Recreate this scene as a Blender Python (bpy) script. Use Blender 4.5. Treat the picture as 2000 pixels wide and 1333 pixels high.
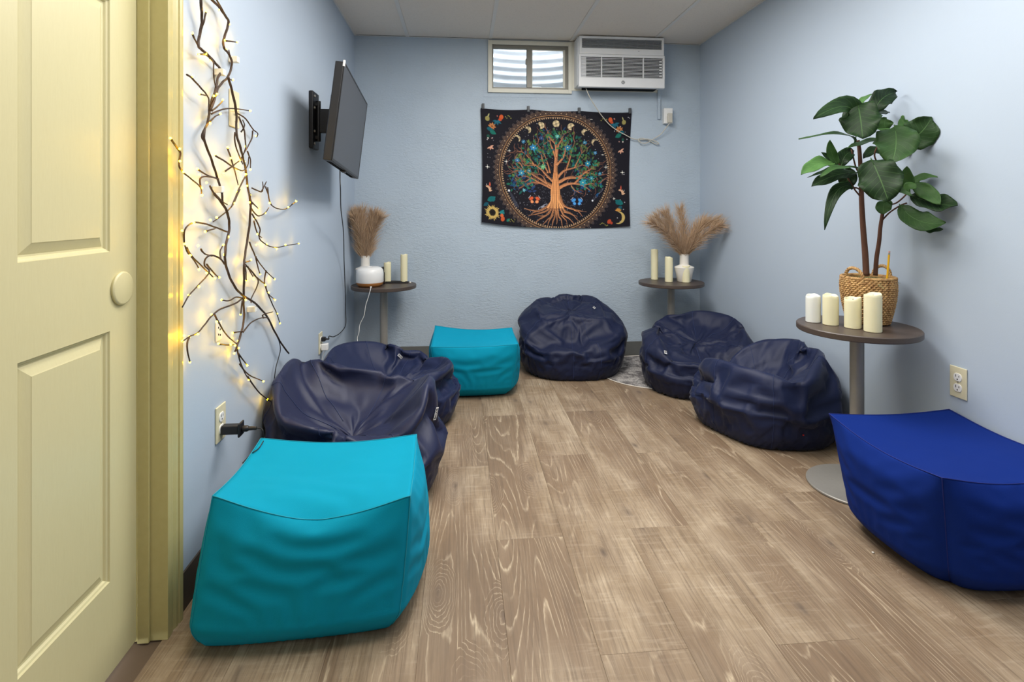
import bpy, bmesh, math, random
import numpy as np
from mathutils import Vector, Matrix

for o in list(bpy.data.objects): bpy.data.objects.remove(o)
scn = bpy.context.scene
COL = scn.collection
PI = math.pi
# ---------------------------------------------------------------- camera
FPX, HOR, EYE = 1080.0, 408.0, 1.12          # focal length and horizon in pixels of a 2000 wide frame, eye height
PAN = math.atan(100 / FPX)
cam = bpy.data.objects.new('camera', bpy.data.cameras.new('camera')); COL.objects.link(cam); scn.camera = cam
cam.location = (0, 0, EYE); cam.rotation_euler = (PI / 2, 0, -PAN)
cam.data.sensor_width = 36; cam.data.lens = 36 * FPX / 2000; cam.data.shift_y = -(666.5 - HOR) / 2000
cam.data.clip_start = .02
# ---------------------------------------------------------------- light
scn.view_settings.view_transform = 'Standard'; scn.view_settings.look = 'None'
scn.view_settings.gamma = 1; scn.view_settings.use_curve_mapping = False
scn.view_settings.exposure = 0.0
world = bpy.data.worlds.new('world'); scn.world = world; world.use_nodes = True
bg = world.node_tree.nodes['Background']; bg.inputs[0].default_value = (.90, .94, 1, 1); bg.inputs[1].default_value = 6.0
def area(name, loc, sx, sy, watts, color=(1, .965, .92), rot=(0, 0, 0)):
    l = bpy.data.lights.new(name, 'AREA'); l.shape = 'RECTANGLE'; l.size = sx; l.size_y = sy; l.energy = watts; l.color = color
    o = bpy.data.objects.new(name, l); COL.objects.link(o); o.location = loc; o.rotation_euler = rot; return o
area('ceiling_troffer_and_fill', (-.085, 1.29, 2.372), .58, 1.18, 21)
area('ceiling_troffer_and_fill', (1.13, 1.29, 2.372), .58, 1.18, 20)
area('ceiling_troffer_and_fill', (.52, 2.51, 2.372), .58, 1.18, 46)  # extra light added to even out brightness towards the back wall
area('ceiling_troffer_and_fill', (.52, -.99, 2.372), .58, 1.18, 9)  # weak fill added behind the camera, no known fixture there

# ---------------------------------------------------------------- helpers
SN, CS = math.sin(PAN), math.cos(PAN)
def ray(px, py):
    u = (px - 1000) / FPX; return Vector((SN + u * CS, CS - u * SN, -(py - HOR) / FPX))
def at_x(px, py, X): r = ray(px, py); s = X / r.x; return Vector((X, r.y * s, EYE + r.z * s))
def at_y(px, py, Y): r = ray(px, py); s = Y / r.y; return Vector((r.x * s, Y, EYE + r.z * s))
def at_z(px, py, Z): r = ray(px, py); s = (Z - EYE) / r.z; return Vector((r.x * s, r.y * s, Z))
def at_s(px, py, s): r = ray(px, py); return Vector((r.x * s, r.y * s, EYE + r.z * s))
def dep(p): return p.x * SN + p.y * CS

class MB:
    def __init__(self): self.v = []; self.f = []
    def add(self, vs, fs):
        n = len(self.v); self.v += [tuple(x) for x in vs]; self.f += [tuple(i + n for i in f) for f in fs]; return self
    def box(self, a, b, ch=0):
        x0, y0, z0 = a; x1, y1, z1 = b
        if not ch:
            return self.add([(x0,y0,z0),(x1,y0,z0),(x1,y1,z0),(x0,y1,z0),(x0,y0,z1),(x1,y0,z1),(x1,y1,z1),(x0,y1,z1)],
                     [(0,3,2,1),(4,5,6,7),(0,1,5,4),(1,2,6,5),(2,3,7,6),(3,0,4,7)])
        bm = bmesh.new(); r = bmesh.ops.create_cube(bm, size=1)
        for v in bm.verts: v.co = Vector(((x0+x1)/2 + v.co.x*(x1-x0), (y0+y1)/2 + v.co.y*(y1-y0), (z0+z1)/2 + v.co.z*(z1-z0)))
        bmesh.ops.bevel(bm, geom=bm.edges[:], offset=ch, segments=2, profile=.5, affect='EDGES')
        bm.verts.index_update(); self.add([v.co[:] for v in bm.verts], [[v.index for v in f.verts] for f in bm.faces]); bm.free(); return self
    def lathe(self, prof, c=(0, 0, 0), n=32, cap=True):
        vs = []; fs = []
        for r, z in prof:
            for i in range(n): a = 2*PI*i/n; vs.append((c[0] + r*math.cos(a), c[1] + r*math.sin(a), c[2] + z))
        m = len(prof)
        for j in range(m-1):
            for i in range(n): a = j*n+i; b = j*n+(i+1) % n; fs.append((a, b, b+n, a+n))
        if cap: fs.append(tuple(reversed(range(n)))); fs.append(tuple(range((m-1)*n, m*n)))
        return self.add(vs, fs)
    def tube(self, pts, r, n=6, cap=True, flat=1.0):
        pts = [Vector(p) for p in pts]; m = len(pts)
        rr = r if hasattr(r, '__len__') else [r]*m
        vs = []; fs = []; prev = None
        for j, p in enumerate(pts):
            t = (pts[min(j+1, m-1)] - pts[max(j-1, 0)])
            t = t.normalized() if t.length > 1e-9 else Vector((0, 0, 1))
            if prev is None: a = t.cross(Vector((0, 0, 1)) if abs(t.z) < .9 else Vector((1, 0, 0))).normalized()
            else: a = (prev - t*prev.dot(t)); a = a.normalized() if a.length > 1e-6 else t.orthogonal().normalized()
            prev = a; b = t.cross(a)
            for i in range(n): q = 2*PI*i/n; vs.append(p + (a*math.cos(q) + b*math.sin(q)*flat)*rr[j])
        for j in range(m-1):
            for i in range(n): x = j*n+i; y = j*n+(i+1) % n; fs.append((x, y, y+n, x+n))
        if cap: fs.append(tuple(reversed(range(n)))); fs.append(tuple(range((m-1)*n, m*n)))
        return self.add(vs, fs)
    def build(self, name, mat, parent=None, smooth=False, loc=None):
        me = bpy.data.meshes.new(name); me.from_pydata(self.v, [], self.f); me.validate()
        if smooth is True: me.polygons.foreach_set('use_smooth', [True]*len(me.polygons))
        o = bpy.data.objects.new(name, me); COL.objects.link(o)
        if mat: me.materials.append(mat)
        if smooth == 'auto':
            me.polygons.foreach_set('use_smooth', [True]*len(me.polygons)); me.set_sharp_from_angle(angle=math.radians(38))
        if parent: o.parent = parent
        if loc: o.location = loc
        return o
def smooth_path(pts, k=6):
    P = [Vector(p) for p in pts]; out = []
    for i in range(len(P)-1):
        p0 = P[max(i-1, 0)]; p1 = P[i]; p2 = P[i+1]; p3 = P[min(i+2, len(P)-1)]
        for j in range(k):
            t = j/k; out.append(.5*((2*p1) + (p2-p0)*t + (2*p0-5*p1+4*p2-p3)*t*t + (3*p1-p0-3*p2+p3)*t**3))
    out.append(P[-1]); return out
def tag(o, label=None, cat=None, group=None, kind=None):
    if label: o['label'] = label
    if cat: o['category'] = cat
    if group: o['group'] = group
    if kind: o['kind'] = kind
    return o
def thing(name, loc, label, cat, group=None, rz=0):
    o = bpy.data.objects.new(name, None); COL.objects.link(o); o.location = loc; o.rotation_euler = (0, 0, rz); o.empty_display_size = .05
    return tag(o, label, cat, group)
def keep(o, root):                     # parent a mesh built in world coordinates to a placed empty
    o.parent = root; o.matrix_parent_inverse = Matrix.Translation(root.location).inverted(); return o
def struct(o, label=None): return tag(o, label, kind='structure')

# ---------------------------------------------------------------- materials
def srgb(r, g, b):
    c = lambda v: (v/255/12.92 if v/255 <= .04045 else ((v/255+.055)/1.055)**2.4); return (c(r), c(g), c(b), 1)
class NT:
    def __init__(self, name):
        self.m = bpy.data.materials.new(name); self.m.use_nodes = True; self.t = self.m.node_tree
        self.b = self.t.nodes['Principled BSDF']; self.out = self.t.nodes['Material Output']
    def n(self, typ, props=None, **ins):
        nd = self.t.nodes.new(typ)
        for k, v in (props or {}).items(): setattr(nd, k, v)
        for k, v in ins.items():
            key = int(k[1:]) if k[0] == '_' and k[1:].isdigit() else k.replace('_', ' ')
            self.set(nd.inputs[key], v)
        return nd
    def set(self, sock, v):
        if isinstance(v, bpy.types.NodeSocket): self.t.links.new(v, sock)
        elif isinstance(v, bpy.types.Node): self.t.links.new(v.outputs[0], sock)
        else: sock.default_value = v
    def math(self, op, a, b=0.0, c=0.0, clamp=False):
        nd = self.t.nodes.new('ShaderNodeMath'); nd.operation = op; nd.use_clamp = clamp
        self.set(nd.inputs[0], a); self.set(nd.inputs[1], b); self.set(nd.inputs[2], c); return nd.outputs[0]
    def mix(self, f, a, b, mode='MIX'):
        nd = self.t.nodes.new('ShaderNodeMix'); nd.data_type = 'RGBA'; nd.blend_type = mode
        self.set(nd.inputs[0], f); self.set(nd.inputs[6], a); self.set(nd.inputs[7], b); return nd.outputs[2]
    def ramp(self, f, stops):
        nd = self.t.nodes.new('ShaderNodeValToRGB'); e = nd.color_ramp.elements
        while len(e) < len(stops): e.new(.5)
        for i, (p, c) in enumerate(stops): e[i].position = p; e[i].color = c if hasattr(c, '__len__') else (c, c, c, 1)
        self.set(nd.inputs[0], f); return nd.outputs[0]
    def coord(self, out='Object', scale=(1, 1, 1), loc=(0, 0, 0)):
        tc = self.t.nodes.new('ShaderNodeTexCoord'); mp = self.t.nodes.new('ShaderNodeMapping')
        self.t.links.new(tc.outputs[out], mp.inputs[0]); mp.inputs['Scale'].default_value = scale; mp.inputs['Location'].default_value = loc; return mp.outputs[0]
    def noise(self, vec, scale, detail=2, rough=.5, dist=0):
        return self.n('ShaderNodeTexNoise', Vector=vec, Scale=scale, Detail=detail, Roughness=rough, Distortion=dist).outputs[0]
    def bump(self, h, strength=.3, dist=.01, normal=None):
        nd = self.n('ShaderNodeBump', Height=h, Strength=strength, Distance=dist)
        if normal is not None: self.set(nd.inputs['Normal'], normal)
        self.set(self.b.inputs['Normal'], nd.outputs[0]); return nd.outputs[0]
    def base(self, c, rough=.5, metal=0, spec=.5):
        self.set(self.b.inputs['Base Color'], c); self.set(self.b.inputs['Roughness'], rough); self.b.inputs['Metallic'].default_value = metal
        self.b.inputs['Specular IOR Level'].default_value = spec; return self.m
def simple(name, c, rough=.5, metal=0, var=.04, scale=30, bump=0, bdist=.001, spec=.5, sss=0):
    t = NT(name); v = t.coord(); nz = t.noise(v, scale, 3)
    hi = tuple(min(1, x*(1+var)) for x in c[:3]) + (1,); lo = tuple(x*(1-var) for x in c[:3]) + (1,)
    t.base(t.mix(nz, lo, hi), rough, metal, spec)
    if bump: t.bump(nz, bump, bdist)
    if sss: t.b.inputs['Subsurface Weight'].default_value = sss; t.b.inputs['Subsurface Radius'].default_value = (.01, .007, .004)
    return t.m

def wall_mat(name, c, rough_plaster):
    t = NT(name); v = t.coord()
    big = t.noise(v, 1.3, 3); fine = t.noise(v, 260, 2, .6)
    c2 = tuple(x*.93 for x in c[:3]) + (1,)
    t.base(t.mix(big, c, c2), .55, spec=.35)
    if rough_plaster:
        mask = t.ramp(t.noise(v, 4.5, 2), [(.35, .25), (.62, 1)])
        vo = t.n('ShaderNodeTexNoise', Vector=t.coord(scale=(1, 1, 2.2)), Scale=34, Detail=5, Roughness=.62, Distortion=.9).outputs[0]
        vo = t.ramp(vo, [(.36, 0), (.64, 1)])
        h = t.math('MULTIPLY', vo, mask); h = t.math('ADD', h, t.math('MULTIPLY', fine, .22))
        t.bump(h, .55, .0035)
    else:
        h = t.math('ADD', t.math('MULTIPLY', fine, .5), t.math('MULTIPLY', t.noise(v, 70, 3), .6)); t.bump(h, .16, .0015)
    return t.m
BLUE = srgb(180, 194, 210)
M = {}
M['wall'] = wall_mat('blue_wall_paint', BLUE, False)
M['wall_rough'] = wall_mat('blue_plaster_paint', srgb(180, 195, 209), True)
M['cream'] = None
t = NT('cream_door_paint'); v = t.coord(scale=(1, 9, .9)); g = t.noise(v, 26, 4, .6, 1.2)
t.base(t.mix(g, srgb(204, 196, 152), srgb(212, 205, 162)), .38); t.bump(g, .10, .0012); M['door'] = t.m
t = NT('cream_trim_paint'); v = t.coord(); g = t.noise(v, 60, 3)
t.base(t.mix(g, srgb(184, 173, 118), srgb(194, 184, 130)), .34); t.bump(g, .08, .001); M['trim'] = t.m
M['window_trim'] = simple('window_trim_paint', srgb(214, 213, 200), .5, bump=.1)
M['plate'] = simple('almond_plastic', srgb(214, 208, 178), .35)
M['white_plastic'] = simple('white_plastic', srgb(232, 233, 232), .35, var=.02)
M['ac_white'] = simple('air_conditioner_white', srgb(226, 228, 230), .4, var=.03)
M['ac_dark'] = simple('air_conditioner_vent_dark', srgb(14, 15, 17), .8, spec=.1)
M['ac_grey'] = simple('air_conditioner_vent_grey', srgb(148, 152, 156), .5)
M['black'] = simple('black_plastic', srgb(24, 24, 27), .42, var=.1)
M['black_metal'] = simple('black_steel', srgb(26, 27, 31), .45, metal=.3)
M['cord_black'] = simple('black_cord_rubber', srgb(22, 22, 24), .5)
M['cord_white'] = simple('white_cord_rubber', srgb(225, 224, 220), .45)
M['cord_beige'] = simple('beige_cord_rubber', srgb(196, 192, 180), .5)
t = NT('tv_screen'); t.base(srgb(58, 60, 66), .38, spec=.6); v = t.coord(); t.bump(t.noise(v, 900, 1), .08, .0004); M['screen'] = t.m
M['steel'] = simple('brushed_grey_steel', srgb(150, 147, 141), .45, metal=.25, var=.06, scale=80)
t = NT('dark_walnut_laminate'); v = t.coord(scale=(1, 14, 14)); g = t.noise(v, 9, 5, .6, .4)
t.base(t.mix(g, srgb(58, 48, 44), srgb(86, 74, 66)), .42); M['walnut'] = t.m
M['wax'] = simple('ivory_wax', srgb(232, 226, 190), .45, var=.03, scale=20, bump=.1, bdist=.001, sss=.15)
M['wax_white'] = simple('white_wax', srgb(226, 228, 222), .45, var=.03, scale=20, bump=.1, bdist=.001, sss=.15)
M['wick'] = simple('charred_wick', srgb(60, 55, 48), .8)
M['ceramic'] = simple('matte_white_ceramic', srgb(226, 222, 214), .6, var=.02)
M['wood_band'] = simple('oak_band', srgb(168, 112, 58), .5, var=.12, scale=60)
M['alu'] = simple('bronze_aluminium_frame', srgb(126, 124, 116), .5, metal=.35, var=.08)
M['base_grey'] = simple('grey_vinyl_base', srgb(98, 100, 98), .5)
M['base_dark'] = simple('dark_vinyl_base', srgb(62, 58, 54), .5)
M['pencil'] = simple('yellow_pencil_lacquer', srgb(232, 178, 32), .35)
M['ferrule'] = simple('pencil_ferrule', srgb(170, 170, 165), .3, metal=.8)
M['eraser'] = simple('pencil_eraser', srgb(214, 160, 150), .7)
M['red'] = simple('red_zip_pull', srgb(190, 30, 35), .5)
M['tag'] = simple('white_woven_tag', srgb(235, 235, 235), .7)
M['ink'] = simple('black_print', srgb(20, 20, 25), .7)
def fabric(name, c, rough=.55, weave=900, sheen=.1, fold=.0, spec=.4):
    t = NT(name); v = t.coord(); nz = t.noise(v, 5, 3)
    lo = tuple(x*.88 for x in c[:3]) + (1,)
    t.base(t.mix(nz, lo, c), rough, spec=spec)
    w = t.noise(v, weave, 1); f = t.noise(t.coord(scale=(1, 1, 1.6)), 22, 3, .5, 1.0)
    h = t.math('ADD', t.math('MULTIPLY', w, .25), t.math('MULTIPLY', f, fold)); t.bump(h, .25, .004)
    t.b.inputs['Sheen Weight'].default_value = sheen; t.b.inputs['Sheen Roughness'].default_value = .4
    return t.m
M['teal'] = fabric('teal_canvas', srgb(0, 147, 180), .85, fold=.06, sheen=.0, spec=.15)
M['royal'] = fabric('royal_blue_canvas', srgb(10, 42, 122), .85, fold=.06, sheen=.0, spec=.15)
M['navy_gloss'] = fabric('navy_nylon', srgb(26, 33, 66), .50, fold=.4, sheen=.05)
M['navy'] = fabric('navy_polyester', srgb(11, 23, 58), .58, fold=.4)
M['navy_mid'] = fabric('navy_polyester_dull', srgb(15, 28, 66), .56, fold=.4)
M['thread'] = simple('seam_thread_navy', srgb(40, 54, 96), .7)
M['thread_teal'] = simple('seam_thread_teal', srgb(0, 146, 172), .7)
M['thread_royal'] = simple('seam_thread_royal', srgb(14, 34, 120), .7)

# floor planks: limed oak print
def plank_mat():
    t = NT('limed_oak_plank'); oi = t.n('ShaderNodeObjectInfo'); tc = t.n('ShaderNodeTexCoord')
    rnd = t.math('MULTIPLY', oi.outputs['Random'], 57.0)
    off = t.n('ShaderNodeCombineXYZ', X=rnd, Y=t.math('MULTIPLY', rnd, 2.3), Z=0.0)
    p = t.n('ShaderNodeVectorMath', {'operation': 'ADD'}, _0=tc.outputs['Object'], _1=off).outputs[0]
    def sc(x, y): return t.n('ShaderNodeMapping', Vector=p, Scale=(x, y, 1)).outputs[0]
    # knots
    vo = t.n('ShaderNodeTexVoronoi', {'feature': 'F1', 'voronoi_dimensions': '2D'}, Vector=sc(5.0, 1.9), Scale=1.0, Randomness=1.0)
    dist = t.math('ADD', vo.outputs['Distance'], t.math('MULTIPLY', t.math('SUBTRACT', t.noise(sc(24, 12), 1.0, 3, .6), .5), .10))
    pick = t.ramp(t.n('ShaderNodeSeparateColor', Color=vo.outputs['Color']).outputs[0], [(.30, 0), (.36, 1)])
    kn = t.math('MULTIPLY', t.ramp(dist, [(.02, 1), (.30, 0)]), pick); knc = t.math('MULTIPLY', t.ramp(dist, [(.0, 1), (.075, 0)]), pick)
    low = t.noise(sc(5.0, .42), 1.0, 1.5, .4, .15)
    fieldv = t.math('ADD', low, t.math('MULTIPLY', kn, .22))
    fieldv = t.math('ADD', fieldv, t.math('MULTIPLY', t.noise(sc(34, 7), 1.0, 3, .6), .022))
    ringf = t.math('FRACT', t.math('MULTIPLY', fieldv, 34.0))
    line = t.ramp(ringf, [(0, 1), (.10, .25), (.22, 0), (.90, 0), (1, 1)])
    cath = t.ramp(t.noise(sc(3.6, .8), 1.0, 2, .5, .4), [(.44, 0), (.58, 1)])      # strongly figured brown areas
    brk = t.ramp(t.noise(sc(20, 6), 1.0, 3, .6), [(.38, .15), (.58, 1)])
    streak = t.noise(sc(130, 3.2), 1.0, 4, .65); fine = t.noise(sc(430, 10), 1.0, 2, .6)
    cloud = t.noise(sc(9, 4.2), 1.0, 5, .65, .4); cloud2 = t.noise(sc(4.2, 1.2), 1.0, 3, .6)
    cross = t.noise(sc(8, 60), 1.0, 3, .6)
    tan = t.mix(t.ramp(cloud, [(.36, 0), (.66, 1)]), srgb(150, 130, 105), srgb(186, 168, 144))
    tan = t.mix(t.math('MULTIPLY', t.ramp(cloud2, [(.44, 0), (.62, 1)]), .8), tan, srgb(134, 113, 90))
    brown = t.mix(t.noise(sc(16, 1.6), 1.0, 3, .6), srgb(134, 111, 88), srgb(106, 86, 68))
    c = t.mix(t.math('MULTIPLY', cath, .75), tan, brown)
    lm = t.math('MULTIPLY', t.math('MULTIPLY', line, brk), t.math('ADD', t.math('MULTIPLY', cath, .60), .10))
    c = t.mix(lm, c, srgb(212, 194, 166))
    c = t.mix(t.ramp(streak, [(.46, 0), (.70, .75)]), c, srgb(104, 87, 70))
    c = t.mix(t.ramp(fine, [(.48, 0), (.8, .60)]), c, srgb(122, 104, 86))
    c = t.mix(t.math('MULTIPLY', t.ramp(cross, [(.52, 0), (.75, .35)]), t.math('SUBTRACT', 1.0, cath)), c, srgb(196, 180, 158))
    c = t.mix(t.math('MULTIPLY', kn, .30), c, srgb(112, 94, 78)); c = t.mix(t.math('MULTIPLY', t.math('MULTIPLY', knc, .75), t.math('ADD', brk, .1)), c, srgb(84, 72, 64))
    t.base(c, .46, spec=.4)
    t.bump(t.math('ADD', t.math('MULTIPLY', streak, .6), t.math('MULTIPLY', fine, .5)), .12, .0006)
    return t.m
M['plank'] = plank_mat()
M['joint'] = simple('plank_joint_dark', srgb(104, 86, 68), .8)
t = NT('ceiling_tile_board'); v = t.coord(); a = t.noise(v, 120, 3, .7); b = t.noise(v, 420, 2, .6)
sp = t.ramp(a, [(.34, .75), (.46, 1)]); t.base(t.mix(sp, srgb(190, 184, 176), srgb(228, 221, 212)), .85, spec=.1); t.bump(t.math('ADD', sp, t.math('MULTIPLY', b, .4)), .35, .002); M['tile'] = t.m
M['grid'] = simple('ceiling_grid_white', srgb(218, 217, 214), .5)
# ---------------------------------------------------------------- room shell
XL, XR, YB, YF, ZC = -.772, 1.838, 4.117, -1.75, 2.383
T = .12
floor = struct(MB().box((XL-T, YF-T, -.06), (XR+T, YB+T, -.0045)).build('floor', M['joint']))
# planks: columns 0.228 m wide, 1.12 m long, staggered as in the room
PW, PL = .228, 1.12
joints = {-5: 1.05, -4: .42, -3: 1.62, -2: .70, -1: 2.41, 0: 1.865, 1: 1.36, 2: 1.89, 3: 1.35, 4: 1.885, 5: .95, 6: 1.45, 7: .6}
plank_mesh = {}
def plank(x0, x1, y0, y1):
    w, l = round(x1-x0, 4), round(y1-y0, 4)
    if (w, l) not in plank_mesh:
        g, c, h = .0002, .0005, .0045; X, Y = w/2-g, l/2-g
        vs = [(-X,-Y,-h),(X,-Y,-h),(X,Y,-h),(-X,Y,-h),(-X,-Y,-c),(X,-Y,-c),(X,Y,-c),(-X,Y,-c),(-X+c,-Y+c,0),(X-c,-Y+c,0),(X-c,Y-c,0),(-X+c,Y-c,0)]
        fs = [(0,3,2,1)]+[(i,(i+1)%4,(i+1)%4+4,i+4) for i in range(4)]+[(i+4,(i+1)%4+4,(i+1)%4+8,i+8) for i in range(4)]+[(8,9,10,11)]
        me = bpy.data.meshes.new('plank'); me.from_pydata(vs, [], fs); me.materials.append(M['plank']); plank_mesh[(w, l)] = me
    o = bpy.data.objects.new('plank', plank_mesh[(w, l)]); COL.objects.link(o); o.parent = floor; o.location = ((x0+x1)/2, (y0+y1)/2, 0)
for k in range(-5, 9):
    x0 = max(.12+PW*k, XL); x1 = min(.12+PW*(k+1), XR)
    if x1-x0 < .01: continue
    j = joints.get(k, .3*k % PL); ys = [y for y in np.arange(j-5*PL, YB+PL, PL) if YF < y < YB]; ys = [YF]+list(ys)+[YB]
    for a, b in zip(ys[:-1], ys[1:]): plank(x0, x1, a, b)

DY0, DY1, DZ = .615, 1.512, 2.045        # door opening in the left wall
def wall_with_hole(name, mat, boxes):
    m = MB()
    for a, b in boxes: m.box(a, b)
    return struct(m.build(name, mat))
wall_with_hole('wall_left', M['wall'], [((XL-T, YF, -.004), (XL, DY0-.0195, ZC)), ((XL-T, DY1+.0195, -.004), (XL, YB+T, ZC)), ((XL-T, DY0-.0195, DZ+.0195), (XL, DY1+.0195, ZC))])
wall_with_hole('wall_right', M['wall'], [((XR, YF, -.004), (XR+T, YB+T, ZC))])
WX0, WX1, WZ0, WZ1 = .228, .808, 2.012, 2.346
wall_with_hole('wall_back', M['wall_rough'], [((XL, YB, -.004), (XR, YB+T, WZ0)), ((XL, YB, WZ0), (WX0, YB+T, WZ1)), ((WX1, YB, WZ0), (XR, YB+T, WZ1)), ((XL, YB, WZ1), (XR, YB+T, ZC+.02))])
wall_with_hole('wall_front', M['wall'], [((XL-T, YF-T, -.004), (XR+T, YF, ZC))])
ceil = struct(MB().box((XL-T, YF-T, ZC+.014), (XR+T, YB+T, ZC+.08)).build('ceiling', M['grid']))
gx = [XL, -.39, .219, .828, 1.437, XR]; gy = [YF, -.54, .68, 1.90, 3.12, YB]
for i in range(5):
    for j in range(5):
        a, b, c, d = gx[i], gx[i+1], gy[j], gy[j+1]
        if i == 2 and j in (1, 3): pass
        MB().box((a+.008, c+.008, ZC+.004), (b-.008, d-.008, ZC+.0135)).build('ceiling_tile', M['tile'], ceil)
for x in gx: MB().box((max(x-.012, XL), YF, ZC), (min(x+.012, XR), YB, ZC+.0035)).build('grid_bar', M['grid'], ceil)
for y in gy: MB().box((XL, max(y-.012, YF), ZC-.0012), (XR, min(y+.012, YB), ZC)).build('cross_bar', M['grid'], ceil)

# skirting
struct(MB().box((XL, DY1+.075, 0), (XL+.006, YB, .108), .002).build('baseboard_left', M['base_dark']))
struct(MB().box((XR-.006, YF, 0), (XR, YB, .108), .002).build('baseboard_right', M['base_grey']))
struct(MB().box((XL+.007, YB-.006, 0), (XR-.007, YB, .108), .002).build('baseboard_back', M['base_grey']))

# ---------------------------------------------------------------- door, jamb and casing
DX = -.83
door = MB()
ycol = [(.640, .745), (1.020, 1.121), (1.396, 1.5035)]; yp = [(.745, 1.020), (1.121, 1.396)]
zr = [(.012, .233), (.829, 1.018), (1.617, 1.720), (1.930, 2.030)]; zp = [(.233, .829), (1.018, 1.617), (1.720, 1.930)]
for a, b in ycol: door.box((DX-.034, a, .012), (DX, b, 2.03))
for a, b in zr:
    for c, d in yp: door.box((DX-.034, c, a), (DX, d, b))
door = struct(door.build('door_1', M['door']), 'cream painted moulded panel door at the left edge, closed')
for a, b in yp:
    for c, d in zp:
        vs = []; fs = []
        prof = [(0, 0), (.002, -.004), (.006, -.006), (.009, -.0105), (.013, -.011), (.016, -.0095), (.033, -.0025), (.035, -.0015), (.0355, -.0008)]
        for ins, dx in prof:
            vs += [(DX+dx, a+ins, c+ins), (DX+dx, b-ins, c+ins), (DX+dx, b-ins, d-ins), (DX+dx, a+ins, d-ins)]
        for k in range(len(prof)-1):
            for i in range(4): fs.append((k*4+i, k*4+(i+1) % 4, k*4+4+(i+1) % 4, k*4+4+i))
        k = len(prof)*4-4; fs.append((k, k+1, k+2, k+3))
        n = len(vs); vs += [(DX-.030, a, c), (DX-.030, b, c), (DX-.030, b, d), (DX-.030, a, d)]; fs.append((n+3, n+2, n+1, n))
        for i in range(4): fs.append((i, n+i, n+(i+1) % 4, (i+1) % 4))
        MB().add(vs, fs).build('door_panel', M['door'], door)
kc = MB().lathe([(0.0, 0), (.040, 0), (.041, .002), (.041, .005), (.039, .0075), (.036, .0085), (0.0, .0085)], n=48).build('knob_hole_cover', M['door'], door, 'auto')
kc.rotation_euler = (0, PI/2, 0); kc.location = (DX, 1.4386, .925)
jb = MB()
jb.box((XL-T, DY1, 0), (-.757, DY1+.02, DZ), .001)              # side jamb
jb.box((XL-T, DY0-.02, 0), (-.757, DY0, DZ), .001)
jb.box((XL-T, DY0-.02, DZ-.0), (-.757, DY1+.02, DZ+.02), .001)
jb = struct(jb.build('trim_1', M['trim']), 'cream door jamb beside the panel door')
MB().box((DX+.0015, DY1-.0085, 0), (DX+.030, DY1, DZ), .0015).build('door_stop', M['trim'], jb)
MB().box((DX+.0015, DY0, 0), (DX+.030, DY0+.0085, DZ), .0015).build('door_stop', M['trim'], jb)
def casing(y0, sgn, z0=0, z1=DZ+.075):
    pr = [(0, XL), (0, XL+.010), (.003, XL+.013), (.008, XL+.013), (.010, XL+.010), (.013, XL+.011), (.022, XL+.0145), (.030, XL+.0155), (.032, XL+.012), (.035, XL+.012), (.037, XL+.0165), (.046, XL+.018), (.052, XL+.018), (.054, XL+.014), (.058, XL+.014), (.061, XL+.010), (.061, XL)]
    vs = []; fs = []
    for dy, x in pr: vs += [(x, y0+sgn*dy, z0), (x, y0+sgn*dy, z1)]
    n = len(pr)
    for i in range(n): j = (i+1) % n; fs.append((2*i, 2*j, 2*j+1, 2*i+1))
    fs.append(tuple(2*i for i in range(n))); fs.append(tuple(2*i+1 for i in reversed(range(n))))
    return MB().add(vs, fs)
struct(casing(DY1+.021, 1).build('trim_2', M['trim']), 'fluted cream door casing beside the lit twigs')
struct(casing(DY0-.021, -1).build('trim_3', M['trim']))
struct(MB().box((XL, DY0-.021, DZ+.021), (XL+.016, DY1+.0205, DZ+.075), .002).build('trim_4', M['trim']))

# ---------------------------------------------------------------- bean bags and poufs (shaped, then settled as cloth)
def periodic(vals, phi):
    a = np.array([v[0] for v in vals], float); b = np.array([v[1] for v in vals], float)
    o = np.argsort(a); a = a[o]; b = b[o]; d = np.degrees(phi) % 360
    A = np.r_[a[-2]-360, a[-1]-360, a, a[0]+360, a[1]+360]; B = np.r_[b[-2], b[-1], b, b[0], b[1]]
    i = np.searchsorted(A, d, side='right')-1; x0, x1 = A[i], A[i+1]; t = (d-x0)/(x1-x0); y0, y1 = B[i], B[i+1]
    m0 = (B[i+1]-B[i-1])/(A[i+1]-A[i-1])*(x1-x0); m1 = (B[i+2]-B[i])/(A[i+2]-A[i])*(x1-x0)
    return (2*t**3-3*t**2+1)*y0+(t**3-2*t**2+t)*m0+(-2*t**3+3*t**2)*y1+(t**3-t**2)*m1
BN, BMM = 132, 60
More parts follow.
